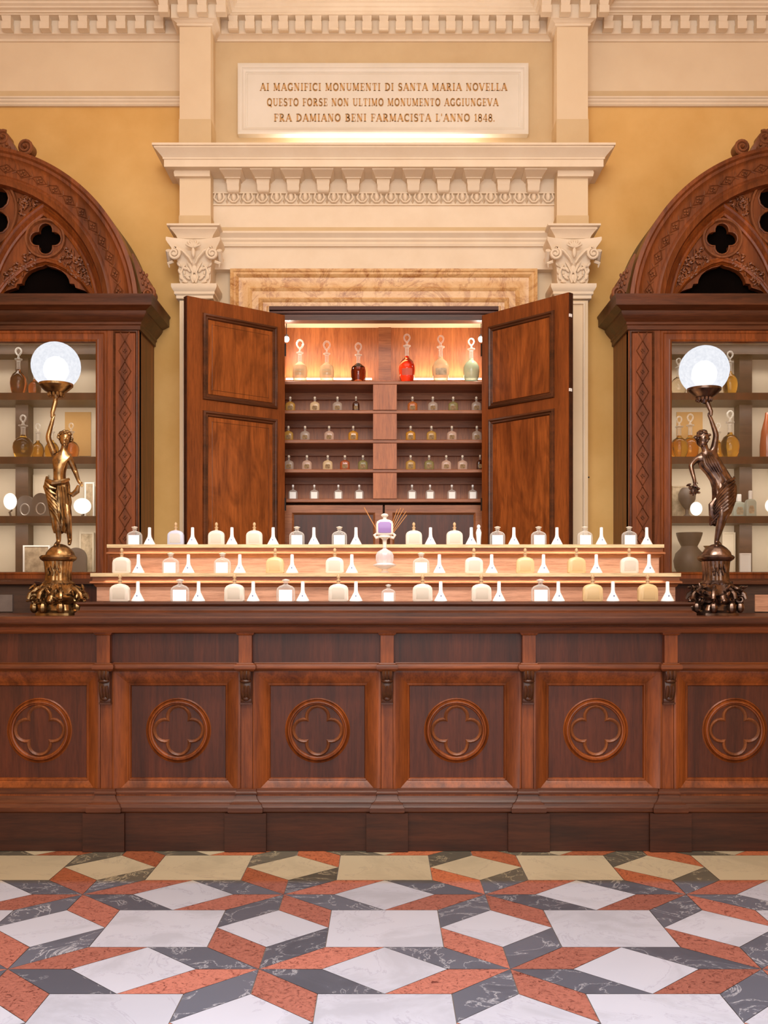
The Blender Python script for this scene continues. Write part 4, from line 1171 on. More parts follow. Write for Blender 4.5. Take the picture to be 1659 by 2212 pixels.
    for cx, cz, r in ((qx, qz, 41 * u), (2 * ACX - qx, qz, 41 * u), (rx_, rz_, 88 * u)):
        mb.sweep(circ(cx, cz, r), [(-4 * u, 0), (-2 * u, .02), (2 * u, .02), (5 * u, 0)], face(Yt), closed=True)
    for h in holes:
        mb.tube([(x, Yt - .002, z) for x, z in h], .006, 6, closed=True)
    mb.sweep(circ(rx_, rz_, 26 * u), [(-4 * u, -.02), (-3 * u, .01), (3 * u, .01), (4 * u, -.02)], face(Yt), closed=True)
    B('roundels', mb, W_CARVE, tp)
    # foliage in the spandrels
    mb = MB(); rnd = random.Random(11)
    regs = [(165, 575, 20, 42, -52), (150, 548, 10, 20, -50), (40, 575, 16, 40, 48), (22, 590, 10, 22, 40), (180, 600, 8, 22, -60), (60, 440, 16, 26, 30), (48, 428, 12, 20, 40)]
    for cxp, cyp, w, L, ang in regs:
        for _ in range(int(w * L / 11)):
            a_, b2 = rnd.uniform(-1, 1) * w, rnd.uniform(-1, 1) * L
            an = R(ang)
            px = cxp + a_ * math.cos(an) - b2 * math.sin(an); py = cyp + a_ * math.sin(an) + b2 * math.cos(an)
            if math.hypot(px - 95, py - 512) < 47: continue
            if math.hypot(px + 55, py - 450) < 92: continue
            for mm in (False, True):
                X = vx(px); X = 2 * ACX - X if mm else X
                rot = Matrix.Rotation(rnd.uniform(0, PI), 3, 'Y')
                mb.ell((X, Yt - .004, vz(py)), (.008, .016, .018), 6, 4, rot)
    B('carved_foliage', mb, W_CARVE, tp)
    # scrolls riding on the arch
    def scroll(px, py, r, turns=1.6, start=0, dirn=1):
        cx, cz = vx(px), vz(py); mbs = MB(); pts = []
        for i in range(24):
            a = start + dirn * i / 23 * turns * 2 * PI; q = r * u * (1 - .72 * i / 23)
            pts.append((cx + q * math.cos(a), Y0 - .01, cz + q * math.sin(a)))
        mbs.tube(pts, [4.2 * u * (1 - .5 * i / 23) for i in range(24)], 7)
        mbs.ell((cx, Y0 - .01, cz), (4.5 * u, .03, 4.5 * u), 10, 6)
        rings = [[(cx + q * u * math.cos(2 * PI * i / 20), yy, cz + q * u * math.sin(2 * PI * i / 20)) for i in range(20)] for q, yy in ((r - 1, Y0 + .08), (r - 1, Y0 + .0), (r - 3, Y0 - .006))]
        mbs.loft(rings)
        return mbs
    for mm in (False, True):
        m2 = lambda mb: (setattr(mb, 'v', [(2 * ACX - x, y, z) for x, y, z in mb.v]), mb)[1] if mm else mb
        if mm and s: 
            pass
        low_s = scroll(322, 636, 15, 1.5, R(90), -1)
        low_s.loft([[(vx(x - w), yy, vz(y)), (vx(x + w), yy, vz(y)), (vx(x + w), Y0 + .08, vz(y)), (vx(x - w), Y0 + .08, vz(y))] for x, y, w, yy in ((318, 632, 12, Y0), (313, 610, 12, Y0 - .01), (306, 595, 9, Y0 - .008), (297, 575, 5, Y0), (286, 548, 2, Y0 + .01))])
        for k in range(9):
            low_s.ell((vx(305 + (k % 3) * 6 + k * .9), Y0 - .012, vz(588 + k * 4.4)), (.010, .012, .014), 6, 4)
        if not mm: B('side_scroll', low_s, W_CARVE)
        top_s = scroll(56, 319, 17, 1.6, R(-120), 1)
        top_s.loft([[(vx(x), yy, vz(y)), (vx(x2), yy, vz(y2)), (vx(x2), Y0 + .08, vz(y2)), (vx(x), Y0 + .08, vz(y))] for x, y, x2, y2, yy in ((62, 352, 60, 336, Y0 + .01), (44, 342, 38, 326, Y0), (34, 338, 26, 306, Y0 - .01), (12, 330, 12, 286, Y0 - .012), (-12, 326, -8, 276, Y0 - .01), (-40, 322, -28, 262, Y0), (-56, 320, -56, 250, Y0))])
        ts = scroll(8, 300, 15, 1.5, R(60), 1)
        top_s.add(ts.v, ts.f)
        for k in range(8): top_s.ell((vx(30 - k * 6), Y0 - .018, vz(330 - (k % 3) * 6 - k)), (.011, .012, .011), 6, 4)
        B('crest', m2(top_s), W_CARVE)
    return t
STEELW = simple('pale_metal', (214, 204, 196), None, .3, .4)
cabinet(-1); cabinet(1)

# things on the cabinet shelves -------------------------------------------------
SH = {1: vz(850, 6.97) + .002, 2: vz(988, 6.97) + .002, 3: vz(1116, 6.97) + .002, 4: vz(1248) + .002}
def deco(px, k, h, r, m, lb, d=7.1, st=0): return decanter(wx(px, d), d, SH[k], h, r, m, lb, 'decanters in the glazed cabinets', style=st)
deco(40, 1, .34, .058, L_RUST, 'russet decanter on the left cabinet\'s top shelf, left of the globe lamp', 7.06)
deco(75, 1, .24, .045, L_RUST, 'smaller russet decanter half hidden beneath the left lamp globe', 7.13)
deco(50, 2, .31, .072, L_GOLD, 'large golden decanter at the left on the left cabinet\'s second shelf', 7.06)
deco(82, 2, .27, .045, L_GOLD, 'small golden decanter next to the large one in the left cabinet', 7.18)
deco(112, 2, .27, .05, L_GOLD, 'golden decanter behind the raised arm of the left bronze figure', 7.16)
deco(154, 2, .26, .055, L_ORNG, 'orange decanter behind the head of the left bronze figure', 7.1)
deco(1466, 1, .27, .055, L_TAN, 'straw decanter on the right cabinet\'s top shelf, left of the globe lamp', 7.08)
deco(1577, 1, .32, .052, L_GOLD, 'golden decanter on the right cabinet\'s top shelf, right of the globe lamp', 7.08)
deco(1467, 2, .30, .062, L_GOLD, 'golden decanter nearest the frame on the right cabinet\'s second shelf', 7.06)
deco(1491, 2, .335, .062, L_GOLD, 'taller golden decanter behind the head of the right bronze figure', 7.16)
deco(1577, 2, .34, .066, L_GOLD, 'large golden decanter right of the right bronze figure\'s raised arm', 7.06)
deco(1551, 2, .27, .05, L_GOLD, 'golden decanter half hidden by the right bronze figure\'s raised arm', 7.17)
def lathed(name, px, k, prof, m, lb, cat, d=7.08, **kw):
    x = wx(px, d)
    return solo(name, MB().lathe((x, d, SH[k]), prof, 20, **kw), m, lb, cat, origin=(x, d, SH[k]))
# left cabinet, third shelf
def tin(px, w, h, d, lb, m):
    x = wx(px, d); z = SH[3]
    out = [(x - w, z), (x + w, z)] + arc(x, z + h - w, w, 0, 180, 12)
    t = thing('arched_tin', (x, d, z), lb, 'tin', 'grey tins in the left cabinet')
    build('tin_body', MB().plate([(a, b) for a, b in out], [], d - .03, d + .03), m, t)
    build('oval_emblem', MB().sweep([(x + .032 * math.cos(-2 * PI * i / 20), z + .055 + .04 * math.sin(-2 * PI * i / 20)) for i in range(20)], [(-.004, 0), (0, .005), (.005, 0)], face(d - .03), closed=True), STEELW, t)
tin(57, .055, .155, 7.10, 'plain grey round-topped tin on the left cabinet\'s third shelf', CARDG)
tin(91, .058, .165, 7.03, 'dark round-topped tin with an oval emblem beside the left bronze figure', CARDG)
# lit reading bulbs inside the cabinets
def reflector(px, py, rx, rz, lb, d=7.0, bx=-.05):
    x, z = wx(px, d), wz(py, d)
    t = thing('cabinet_lamp', (x, d, z - rz * d / F), lb, 'lamp', 'round lamps inside the cabinets')
    a, c = rx * d / F, rz * d / F
    build('bulb', MB().ell((x, d, z), (a, min(a, c) * .8, c), 18, 12), emis('cabinet_bulb_%d' % px, (255, 246, 232), 1.7), t)
    build('stem', MB().tube([(x, d + .03, z - c * .4), (x + bx * .4, d + .08, z - c), (x + bx, d + .12, max(z - c * 1.1, SH[3] + .02)), (x + bx, d + .15, SH[3] + .012)], .007, 8), STEELW, t)
reflector(22, 1083, 14, 18, 'lit oval lamp at the left on the left cabinet\'s third shelf')
reflector(178, 1093, 19, 17, 'lit round lamp beside the left bronze figure\'s legs', bx=-.04)
reflector(1504, 1099, 13, 15, 'lit lamp behind the drapery of the right bronze figure', bx=.05)
reflector(1668, 1092, 15, 16, 'lit lamp by the cut-off edge of the right cabinet', bx=.04)
def card(px0, px1, k, py1, m, lb, name='picture_card', d=7.12, frame=None, tilt=0):
    x0, x1 = wx(px0, d), wx(px1, d); z0, z1 = SH[k], wz(py1, d)
    t = thing(name, ((x0 + x1) / 2, d, z0), lb, 'card')
    build('card_face', MB().box(x0 + .008, x1 - .008, d - .002, d + .012, z0 + .008, z1 - .008), m, t)
    build('card_frame', MB().sweep(rect_path(x0, x1, z0, z1), [(0, -.012), (0, .006), (.01, .006), (.012, 0)], face(d), closed=True), frame or PAPER, t)
    return t
card(50, 108, 4, 1178, PRINT, 'framed brown print leaning on the bottom shelf of the left cabinet', 'framed_print', 7.08)
card(72, 104, 3, 1026, BACKC, 'tall plain cream board behind the grey tins', 'cream_board', 7.24, BACKC)
card(183, 204, 3, 1042, FLORAL, 'small patterned card at the right edge of the left cabinet\'s third shelf', 'patterned_card', 7.2)
card(172, 203, 4, 1150, FLORAL, 'pale patterned board behind the arched plaque in the left cabinet', 'patterned_board', 7.22, BACKC)
x, d = wx(170, 7.1), 7.1
solo('arched_plaque', MB().plate([(x - .07, SH[4]), (x + .055, SH[4])] + arc(x - .02, SH[4] + .14, .075, 0, 150, 12), [], d, d + .02), CARDG, 'grey arched plaque beside the left bronze figure\'s drum', 'plaque')
card(1452, 1489, 3, 1050, FLORAL, 'flower patterned box on the right cabinet\'s third shelf', 'patterned_box', 7.235, FLORAL)
card(1598, 1622, 4, 1195, PAPER, 'small blank white card right of the right bronze figure\'s drum', 'white_card', 6.98)
card(1560, 1588, 4, 1150, BACKC, 'tall cream board on the right cabinet\'s bottom shelf', 'cream_board', 7.22, BACKC)
lathed('dark_jug', 1484, 3, [(.03, 0), (.034, .01), (.012, .03), (.012, .06), (.035, .09), (.058, .13), (.062, .17), (.045, .205), (.035, .215)], CARDG, 'dark goblet-shaped jug behind the lowered arm of the right bronze figure', 'jug', 7.14)
for px, h, lb in ((1596, .165, 'pale blue apothecary bottle right of the right bronze figure\'s thigh'), (1621, .18, 'pale blue apothecary bottle in front of the right cabinet\'s upright')):
    d = 7.0 if px > 1600 else 7.1
    x = wx(px, d); z = SH[3]; g_ = glassy('powder_blue_%d' % px, (176, 184, 172), .88, 1, .3)
    t = thing('apothecary_bottle', (x, d, z), lb, 'bottle', 'pale blue apothecary bottles')
    w = .046 if px < 1600 else .036
    build('bottle_body', MB().supe((x, d, z), [(0, w, .024, 7), (h * .55, w, .024, 7), (h * .64, w * .8, .02, 4), (h * .68, w * .35, .012, 2)], 20), g_, t)
    build('cap', MB().lathe((x, d, z + h * .68), [(w * .38, 0), (w * .38, h * .3), (w * .3, h * .32)], 14), PAPER, t)
    build('label', MB().supe((x, d - .0235, z), [(.02, w * .5, .001, 2), (.045, w * .6, .0015, 2), (.075, w * .4, .001, 2)], 14), FLORAL, t)
t = lathed('dark_vase', 1489, 4, [(.06, 0), (.07, .01), (.10, .07), (.108, .12), (.095, .17), (.062, .205), (.055, .22), (.075, .26), (.088, .30), (.09, .315), (.08, .315)], CARDG, 'dark wide-necked vase on the right cabinet\'s bottom shelf', 'vase', 7.03)
t = lathed('brown_vase', 1532, 4, [(.04, 0), (.045, .01), (.065, .06), (.074, .11), (.065, .16), (.038, .20), (.03, .215), (.042, .23)], simple('brown_glaze', (120, 80, 48), (170, 124, 80), .35, scale=18), 'brown marbled vase between the dark vase and the right bronze figure', 'vase', 7.17)
for px, w, m, lb in ((1651, .05, G_RUST, 'tall russet pointed flacon at the far right of the right cabinet'),):
    lathed('flacon', px + 6, 2, [(w * .8, 0), (w, .01), (w, .10), (w * .8, .2), (w * .35, .29), (w * .25, .33)], m, lb, 'flacon', 7.1)
# ------------------------------------------------------------------ bronze figure lamps
LD = 5.36; LU = LD / F
def lp(px, py, dy=0.0): return Vector((wx(px, LD), LD + dy, wz(py, LD)))
def skin(name, joints, edges, mat, parent, sub=2):
    names = list(joints); idx = {n: i for i, n in enumerate(names)}
    me = bpy.data.meshes.new(name)
    off = wloc(parent)
    me.from_pydata([lp(*joints[n][:3]) - off for n in names], [(idx[a], idx[b]) for a, b in edges], [])
    o = bpy.data.objects.new(name, me); COL.objects.link(o)
    o.modifiers.new('s', 'SKIN'); 
    if not me.skin_vertices:
        import bmesh
        bm = bmesh.new(); bm.from_mesh(me); bm.verts.layers.skin.verify(); bm.to_mesh(me); bm.free()
    for n in names:
        r = joints[n][3] * LU * 1.30; r2 = (joints[n][4] * LU * 1.30) if len(joints[n]) > 4 else r
        sv = me.skin_vertices[0].data[idx[n]]; sv.radius = (r, r2); sv.use_root = n == names[0]
    m = o.modifiers.new('d', 'SUBSURF'); m.levels = sub; m.render_levels = sub
    dg = bpy.context.evaluated_depsgraph_get(); dg.update()
    ev = o.evaluated_get(dg); nm = bpy.data.meshes.new_from_object(ev)
    o.modifiers.clear(); o.data = nm; nm.name = name
    nm.materials.clear(); nm.materials.append(mat)
    nm.polygons.foreach_set('use_smooth', [True] * len(nm.polygons))
    bpy.data.meshes.remove(me)
    o.parent = parent
    return o
def cloth(rows, folds, seed, n=40, depth=.18):
    """draped cloth as a closed ribbed tube: rows of (px, py, dy, half width px, half depth px)"""
    rnd = random.Random(seed); ph = rnd.uniform(0, 6); rings = []
    for j, (px, py, dy, a, b) in enumerate(rows):
        ring = []
        for i in range(n):
            t = 2 * PI * i / n
            k = 1 + depth * (math.sin(folds * t + ph + j * .35) * .6 + math.sin((folds * 2 + 1) * t + j * .5) * .4) * min(1, .35 + j * .2)
            c = lp(px, py, dy)
            ring.append((c.x + a * LU * k * math.cos(t), c.y + b * LU * k * math.sin(t), c.z + .006 * math.sin(3 * t + ph)))
        rings.append(ring)
    return MB().loft(rings)
def hand_joints(J, E, wrist, base, prefix, ang, L=12, curl=0):
    """palm and five fingers growing from the wrist; ang is the pointing direction in degrees (90 = up)"""
    wx_, wy_, wd = J[wrist][:3]
    ca, sa = math.cos(R(ang)), math.sin(R(ang))
    def q(al, ac, dd=0): return (wx_ + al * ca - ac * sa, wy_ - (al * sa + ac * ca), wd + dd)
    J[prefix + 'palm'] = q(L * .45, 0) + (2.6, 1.6); E.append((wrist, prefix + 'palm'))
    for i, (ac, ln) in enumerate(((-2.6, .85), (-.9, 1.0), (.9, .95), (2.5, .75))):
        J[prefix + 'k%d' % i] = q(L * .75, ac) + (1.0,); J[prefix + 't%d' % i] = q(L * (.55 + .6 * ln), ac * (1.5 - curl), curl * -.006) + (.7,)
        E.append((prefix + 'palm', prefix + 'k%d' % i)); E.append((prefix + 'k%d' % i, prefix + 't%d' % i))
    J[prefix + 'th'] = q(L * .35, 4.0, -.004) + (1.0,); J[prefix + 'tt'] = q(L * .75, 5.2, -.008) + (.8,)
    E.append((prefix + 'palm', prefix + 'th')); E.append((prefix + 'th', prefix + 'tt'))
def head_parts(t, mat, hx, hy, dy, r, yaw, tilt, seed, curls=True):
    """face features as part of the head shell, and curly hair"""
    c = lp(hx, hy, dy); k = LU
    rot = Matrix.Rotation(R(tilt), 3, 'Y') @ Matrix.Rotation(R(yaw), 3, 'Z')
    P_ = lambda x, y, z: c + rot @ Vector((x * k, y * k, z * k))
    mb = MB()
    mb.ell(P_(0, 0, 0), (r * .80 * k, r * .92 * k, r * 1.08 * k), 20, 14, rot)
    mb.ell(P_(0, -r * .30, -r * .55), (r * .55 * k, r * .55 * k, r * .55 * k), 14, 10, rot)       # jaw
    mb.ell(P_(0, -r * .82, -r * 1.0), (r * .2 * k, r * .16 * k, r * .14 * k), 8, 6, rot)          # chin
    mb.ell(P_(0, -r * .98, -r * .22), (r * .12 * k, r * .2 * k, r * .26 * k), 8, 6, rot)          # nose
    mb.ell(P_(0, -r * .84, -r * .66), (r * .26 * k, r * .12 * k, r * .07 * k), 8, 6, rot)         # lips
    for s in (-1, 1):
        mb.ell(P_(s * r * .30, -r * .80, .02 * r), (r * .17 * k, r * .1 * k, r * .09 * k), 8, 6, rot)
        mb.ell(P_(s * r * .30, -r * .82, .2 * r), (r * .24 * k, r * .12 * k, r * .06 * k), 8, 6, rot)
        mb.ell(P_(s * r * .82, 0, -.15 * r), (r * .10 * k, r * .2 * k, r * .26 * k), 8, 6, rot)
    build('head', mb, mat, t)
    rnd = random.Random(seed); mb = MB()
    mb.ell(P_(0, r * .18, r * .22), (r * .93 * k, r * .95 * k, r * 1.02 * k), 16, 10, rot)
    for _ in range(46):
        a = rnd.uniform(-PI, PI); e_ = rnd.uniform(-.3, 1.4)
        d = Vector((math.cos(e_) * math.sin(a), math.cos(e_) * math.cos(a), math.sin(e_)))
        if d.y < -.45 and d.z < .55: continue
        p = P_(d.x * r * .98, r * .12 + d.y * r, r * .16 + d.z * r * 1.05)
        mb.ell(p, (r * .24 * k, r * .24 * k, r * .2 * k), 7, 5, Matrix.Rotation(a, 3, 'Z'))
    build('hair', mb, mat, t)
HALO = glassy('bulb_halo', (255, 255, 255), .3, .05)  # added glowing shell that paints a soft halo round the bulb
HALO.node_tree.nodes['Principled BSDF'].inputs['Emission Color'].default_value = (1, 1, 1, 1)
HALO.node_tree.nodes['Principled BSDF'].inputs['Emission Strength'].default_value = 2.0
def lamp(side):
    L = side < 0
    mat = BRONZE if L else BRONZED
    bx = 126 if L else 1546
    base = lp(bx, 1328)
    t = thing('figure_lamp', (base.x, base.y, CT), ('bronze lamp of a bare-chested figure holding up a lit globe, on the counter\'s left end' if L else 'dark bronze lamp of a robed figure holding up a lit globe, counter\'s right end'), 'lamp')
    # base: square foot, scrolled feet, leafy collar
    cz = CT; c0 = (base.x, LD, 0)
    zz = lambda py: wz(py, LD)
    mb = MB().supe((base.x, LD, 0), [(cz, 40 * LU, 40 * LU, 8), (cz + .012, 40 * LU, 40 * LU, 8), (zz(1318), 34 * LU, 34 * LU, 6), (zz(1306), 32 * LU, 32 * LU, 5)], 32)
    build('foot_block', mb, mat if not L else BRONZE, t)
    mb = MB().lathe(c0, [(30 * LU, zz(1308)), (40 * LU, zz(1300)), (46 * LU, zz(1290)), (44 * LU, zz(1280)), (38 * LU, zz(1272)), (36 * LU, zz(1262))], 32, fn=8, fl=.12)
    col = build('collar', mb, mat, t)
    rnd = random.Random(5 if L else 9)
    sc_ = MB()
    for k in range(8):
        a = 2 * PI * k / 8 + PI / 8
        er = Vector((math.cos(a), math.sin(a), 0)); c = Vector((base.x, LD, 0))
        pts = []; 
        for i in range(20):
            w = i / 19 * 2.6 * PI; q = 11 * LU * (1 - .7 * i / 19)
            pts.append(c + er * (50 * LU + q * math.cos(w)) + Vector((0, 0, zz(1298) + q * math.sin(w) + 4 * LU)))
        pre = [c + er * (30 * LU) + Vector((0, 0, zz(1266))), c + er * (44 * LU) + Vector((0, 0, zz(1272))), c + er * (58 * LU) + Vector((0, 0, zz(1284)))]
        sc_.tube(pre + pts, [4 * LU, 5 * LU, 5 * LU] + [4.5 * LU * (1 - .6 * i / 19) for i in range(20)], 7)
        sc_.ell(c + er * 50 * LU + Vector((0, 0, zz(1312))), (9 * LU, 9 * LU, 12 * LU), 8, 6)
    for k in range(70):
        a = rnd.uniform(0, 2 * PI); rr = rnd.uniform(36, 60) * LU; z = zz(rnd.uniform(1266, 1304))
        rot = Matrix.Rotation(rnd.uniform(0, PI), 3, 'Y') @ Matrix.Rotation(rnd.uniform(0, PI), 3, 'X')
        sc_.ell((base.x + rr * math.cos(a), LD + rr * math.sin(a), z), (3 * LU, 5 * LU, 8.5 * LU), 7, 5, rot)
    for k in range(4):       # lion-like masks on the four faces
        a = k * PI / 2 - PI / 2
        er = Vector((math.cos(a), math.sin(a), 0)); c = Vector((base.x, LD, zz(1294))) + er * 46 * LU
        sc_.ell(c, (11 * LU, 11 * LU, 12 * LU), 12, 8); sc_.ell(c + er * 9 * LU + Vector((0, 0, -4 * LU)), (5 * LU, 5 * LU, 5 * LU), 8, 6)
    build('scrollwork', sc_, mat, col)
    # drum with cap and dome
    dt = 1205
    mb = MB().lathe(c0, [(34 * LU, zz(1265)), (35 * LU, zz(1260)), (29 * LU, zz(1254)), (28 * LU, zz(1240)), (30 * LU, zz(1218)), (31 * LU, zz(1212))], 48, fn=16, fl=.07)
    dr = build('drum', mb, mat, t)
    build('drum_cap', MB().supe((base.x, LD, 0), [(zz(1213), 30 * LU, 30 * LU, 2.6), (zz(1209), 35 * LU, 35 * LU, 3), (zz(1204), 37 * LU, 37 * LU, 3), (zz(1200), 34 * LU, 34 * LU, 2.6)], 32), mat, dr)
    mb = MB()
    for i in range(10):
        a = -PI / 2 + R(-30 + 6 * i)
        mb.ell((base.x + 30 * LU * math.cos(a), LD + 30 * LU * math.sin(a), zz(1232 + 8 * math.sin(i * 2.1))), (2.4 * LU, 2.4 * LU, 6 * LU), 6, 4)
    build('drum_relief', mb, mat, dr)
    fx = 133 if L else 1549
    build('rocky_dome', MB().lathe((lp(fx * .5 + bx * .5, 0).x, LD, 0), [(33 * LU, zz(1201)), (30 * LU, zz(1193)), (22 * LU, zz(1184)), (12 * LU, zz(1177)), (5 * LU, zz(1175))], 24, fn=7, fl=.1), mat, t)
    J = {}; E = []
    if L:
        J['pelvis'] = (131, 1052, 0, 11, 9)
        J['waist'] = (128, 1030, 0, 12, 9.5); J['ribs'] = (130, 1010, -.005, 14.5, 11); J['chest'] = (134, 992, -.006, 16, 12); J['neck'] = (138, 972, 0, 5.2); J['skull'] = (142, 955, -.006, 7)
        J['shR'] = (119, 984, 0, 6.5); J['elR'] = (106, 946, -.02, 4.8); J['wrR'] = (115, 908, -.01, 3.2)
        J['shL'] = (150, 988, 0, 6.5); J['elL'] = (161, 1020, .02, 4.6); J['wrL'] = (174, 1042, -.03, 3)
        J['hipR'] = (126, 1068, 0, 9); J['knR'] = (129, 1120, -.03, 7); J['anR'] = (127, 1170, .0, 4); J['toR'] = (124, 1180, -.045, 3)
        J['hipL'] = (139, 1068, 0, 9); J['knL'] = (151, 1112, -.035, 7); J['anL'] = (147, 1166, .03, 4); J['toL'] = (151, 1177, -.01, 3)
        hands = (('wrR', 78), ('wrL', -50)); head = (142, 949, -.012, 14.5, 25, 10)
        gx_, gy_, gr = 121, 791, 52
        cup_ = (119, 868)
    else:
        J['pelvis'] = (1562, 1050, .01, 13, 10)
        J['waist'] = (1548, 1022, 0, 13, 10); J['ribs'] = (1538, 1004, 0, 15, 11); J['chest'] = (1530, 990, -.006, 16, 12); J['neck'] = (1523, 974, -.006, 5.2); J['skull'] = (1518, 958, -.01, 7)
        J['shR'] = (1541, 978, 0, 6.5); J['elR'] = (1546, 940, -.01, 5); J['wrR'] = (1534, 905, -.01, 3.2)
        J['shL'] = (1510, 988, 0, 6.5); J['elL'] = (1489, 1006, -.02, 4.6); J['wrL'] = (1494, 1040, -.05, 3)
        J['hipR'] = (1556, 1068, -.01, 11); J['knR'] = (1551, 1112, -.06, 8); J['anR'] = (1546, 1172, -.01, 4); J['toR'] = (1542, 1183, -.045, 3)
        J['hipL'] = (1572, 1068, .02, 11); J['knL'] = (1564, 1118, .02, 8); J['anL'] = (1554, 1168, .05, 4); J['toL'] = (1562, 1178, .03, 3)
        hands = (('wrR', 108), ('wrL', -85)); head = (1516, 950, -.014, 15.5, 22, 20)
        gx_, gy_, gr = 1521, 800, 53
        cup_ = (1528, 868)
    E += [('pelvis', 'waist'), ('waist', 'ribs'), ('ribs', 'chest'), ('chest', 'neck'), ('neck', 'skull'), ('chest', 'shR'), ('shR', 'elR'), ('elR', 'wrR'), ('chest', 'shL'), ('shL', 'elL'), ('elL', 'wrL'),
          ('pelvis', 'hipR'), ('hipR', 'knR'), ('knR', 'anR'), ('anR', 'toR'), ('pelvis', 'hipL'), ('hipL', 'knL'), ('knL', 'anL'), ('anL', 'toL')]
    hand_joints(J, E, hands[0][0], None, 'a', hands[0][1], 13, .4); hand_joints(J, E, hands[1][0], None, 'b', hands[1][1], 12, .5)
    fig = skin('figure', J, E, mat, t)
    head_parts(t, mat, *head[:4], yaw=head[4], tilt=head[5], seed=4 if L else 8)
    if L:
        c = MB()
        a_ = cloth([(131, 1038, 0, 17, 13), (130, 1048, 0, 20, 16), (129, 1062, 0, 21, 17), (128, 1080, 0, 20, 17), (129, 1100, -.005, 19, 16), (131, 1120, 0, 18, 15), (132, 1138, .0, 17, 14), (130, 1150, .01, 13, 11)], 7, 2)
        c.add(a_.v, a_.f)
        rn = random.Random(21)
        for k in range(7):          # swags falling from the hip
            y = 1040 + k * 6
            c.tube([lp(104 + k * .5, y - 8, -.015), lp(107 + k * 1.6, y + 6 + k * 3, -.05), lp(117 + k * 2.4, y + 16 + k * 4, -.062), lp(128 + k * 1.5, y + 18 + k * 7, -.055)], [.009, .012, .010, .004], 7)
        c.tube([lp(106, 1040, -.045), lp(122, 1046, -.062), lp(138, 1044, -.058), lp(152, 1036, -.02)], [.012, .015, .014, .008], 8)
        for k in range(4):
            c.tube([lp(136 + 5 * k, 1052, -.05 + .008 * k), lp(140 + 5 * k, 1085, -.055 + .01 * k), lp(141 + 3 * k, 1125, -.04 + .008 * k)], [.006, .009, .004], 7)
        c.tube([lp(108, 1040, -.01), lp(103, 1050, .0), lp(108, 1066, .01), lp(112, 1085, .0), lp(116, 1110, -.01), lp(121, 1140, .01)], [.018, .024, .026, .022, .018, .006], 9)
        build('drapery', c, mat, t)
        build('garland', MB().tube([lp(174, 1050, -.035), lp(170, 1062, -.03), lp(160, 1070, -.03), lp(150, 1066, -.03)], [.008, .016, .014, .006], 8), mat, t)
    else:
        c = MB()
        a_ = cloth([(1528, 981, 0, 19, 14), (1531, 993, 0, 23, 16), (1538, 1008, 0, 24, 16), (1549, 1022, 0, 22, 16), (1560, 1038, .005, 22, 17), (1566, 1052, .005, 23, 19), (1566, 1070, 0, 23, 20), (1562, 1090, -.01, 22, 20), (1557, 1108, -.01, 20, 18), (1550, 1124, -.005, 16, 15), (1543, 1134, 0, 9, 9)], 6, 3)
        c.add(a_.v, a_.f)
        for k in range(8):
            c.tube([lp(1585 - k, 1030 + k * 7, .0), lp(1578, 1036 + k * 7, -.055), lp(1562, 1044 + k * 8, -.075), lp(1550 - k, 1060 + k * 8, -.06), lp(1541 - k, 1080 + k * 7, -.03)], [.004, .008, .010, .009, .004], 7)
        for k in range(5):
            c.tube([lp(1516 + 4 * k, 984, -.045), lp(1520 + 6 * k, 1002, -.055), lp(1534 + 5 * k, 1022, -.05)], [.004, .008, .004], 6)
        c.tube([lp(1544, 1075, -.03), lp(1532, 1092, -.035), lp(1534, 1112, -.03), lp(1543, 1128, -.02)], [.006, .016, .018, .006], 8)
        build('drapery', c, mat, t)
        mb = MB(); rn = random.Random(6)
        for k in range(26):
            q = lp(1492 + rn.uniform(-11, 9), 1056 + rn.uniform(-9, 12), -.055 + rn.uniform(-.02, .02))
            mb.ell(q, (.007, .007, .016), 7, 5, Matrix.Rotation(rn.uniform(0, PI), 3, 'Y') @ Matrix.Rotation(rn.uniform(0, PI), 3, 'X'))
        build('bouquet', mb, mat, t)
    # torch stem, cup and globe
    wr = lp(*J['wrR'][:3])
    top = lp(cup_[0], cup_[1]); gpos = lp(gx_, gy_)
    ht = lp(*J['wrR'][:3]) + Vector((0, -.004, 11 * LU))
    build('torch_stem', MB().tube([ht + Vector((0, 0, -.012)), ht + Vector((0, 0, .01)), top + Vector((0, 0, -.005)), lp(gx_, gy_ + gr + 16), lp(gx_, gy_ + gr + 6)], [.008, .011, .013, .010, .018], 10), mat, t)
    cup = build('globe_cup', MB().lathe((gpos.x, LD, 0), [(6 * LU, zz(gy_ + gr + 18)), (9 * LU, zz(gy_ + gr + 10)), (24 * LU, zz(gy_ + gr + 2)), (36 * LU, zz(gy_ + gr - 9)), (36 * LU, zz(gy_ + gr - 14)), (32 * LU, zz(gy_ + gr - 12)), (20 * LU, zz(gy_ + gr - 2))], 32), mat, t)
    mb = MB()
    for i in range(12):
        a = 2 * PI * i / 12
        mb.ell((gpos.x + 15 * LU * math.cos(a), LD + 15 * LU * math.sin(a), zz(gy_ + gr + 9)), (4 * LU, 4 * LU, 6 * LU), 6, 5)
    build('cup_leaves', mb, mat, cup)
    mb = MB()
    n = 14; rings = []
    a0 = math.asin(-.72)
    for j in range(n + 1):
        ph = a0 + (PI / 2 - .02 - a0) * j / n
        rings.append([(gpos.x + gr * LU * math.cos(ph) * math.cos(2 * PI * i / 36), LD + gr * LU * math.cos(ph) * math.sin(2 * PI * i / 36), gpos.z + gr * LU * math.sin(ph)) for i in range(36)])
    mb.loft(rings)
    gl = build('globe_shade', mb, GLOBE, t)
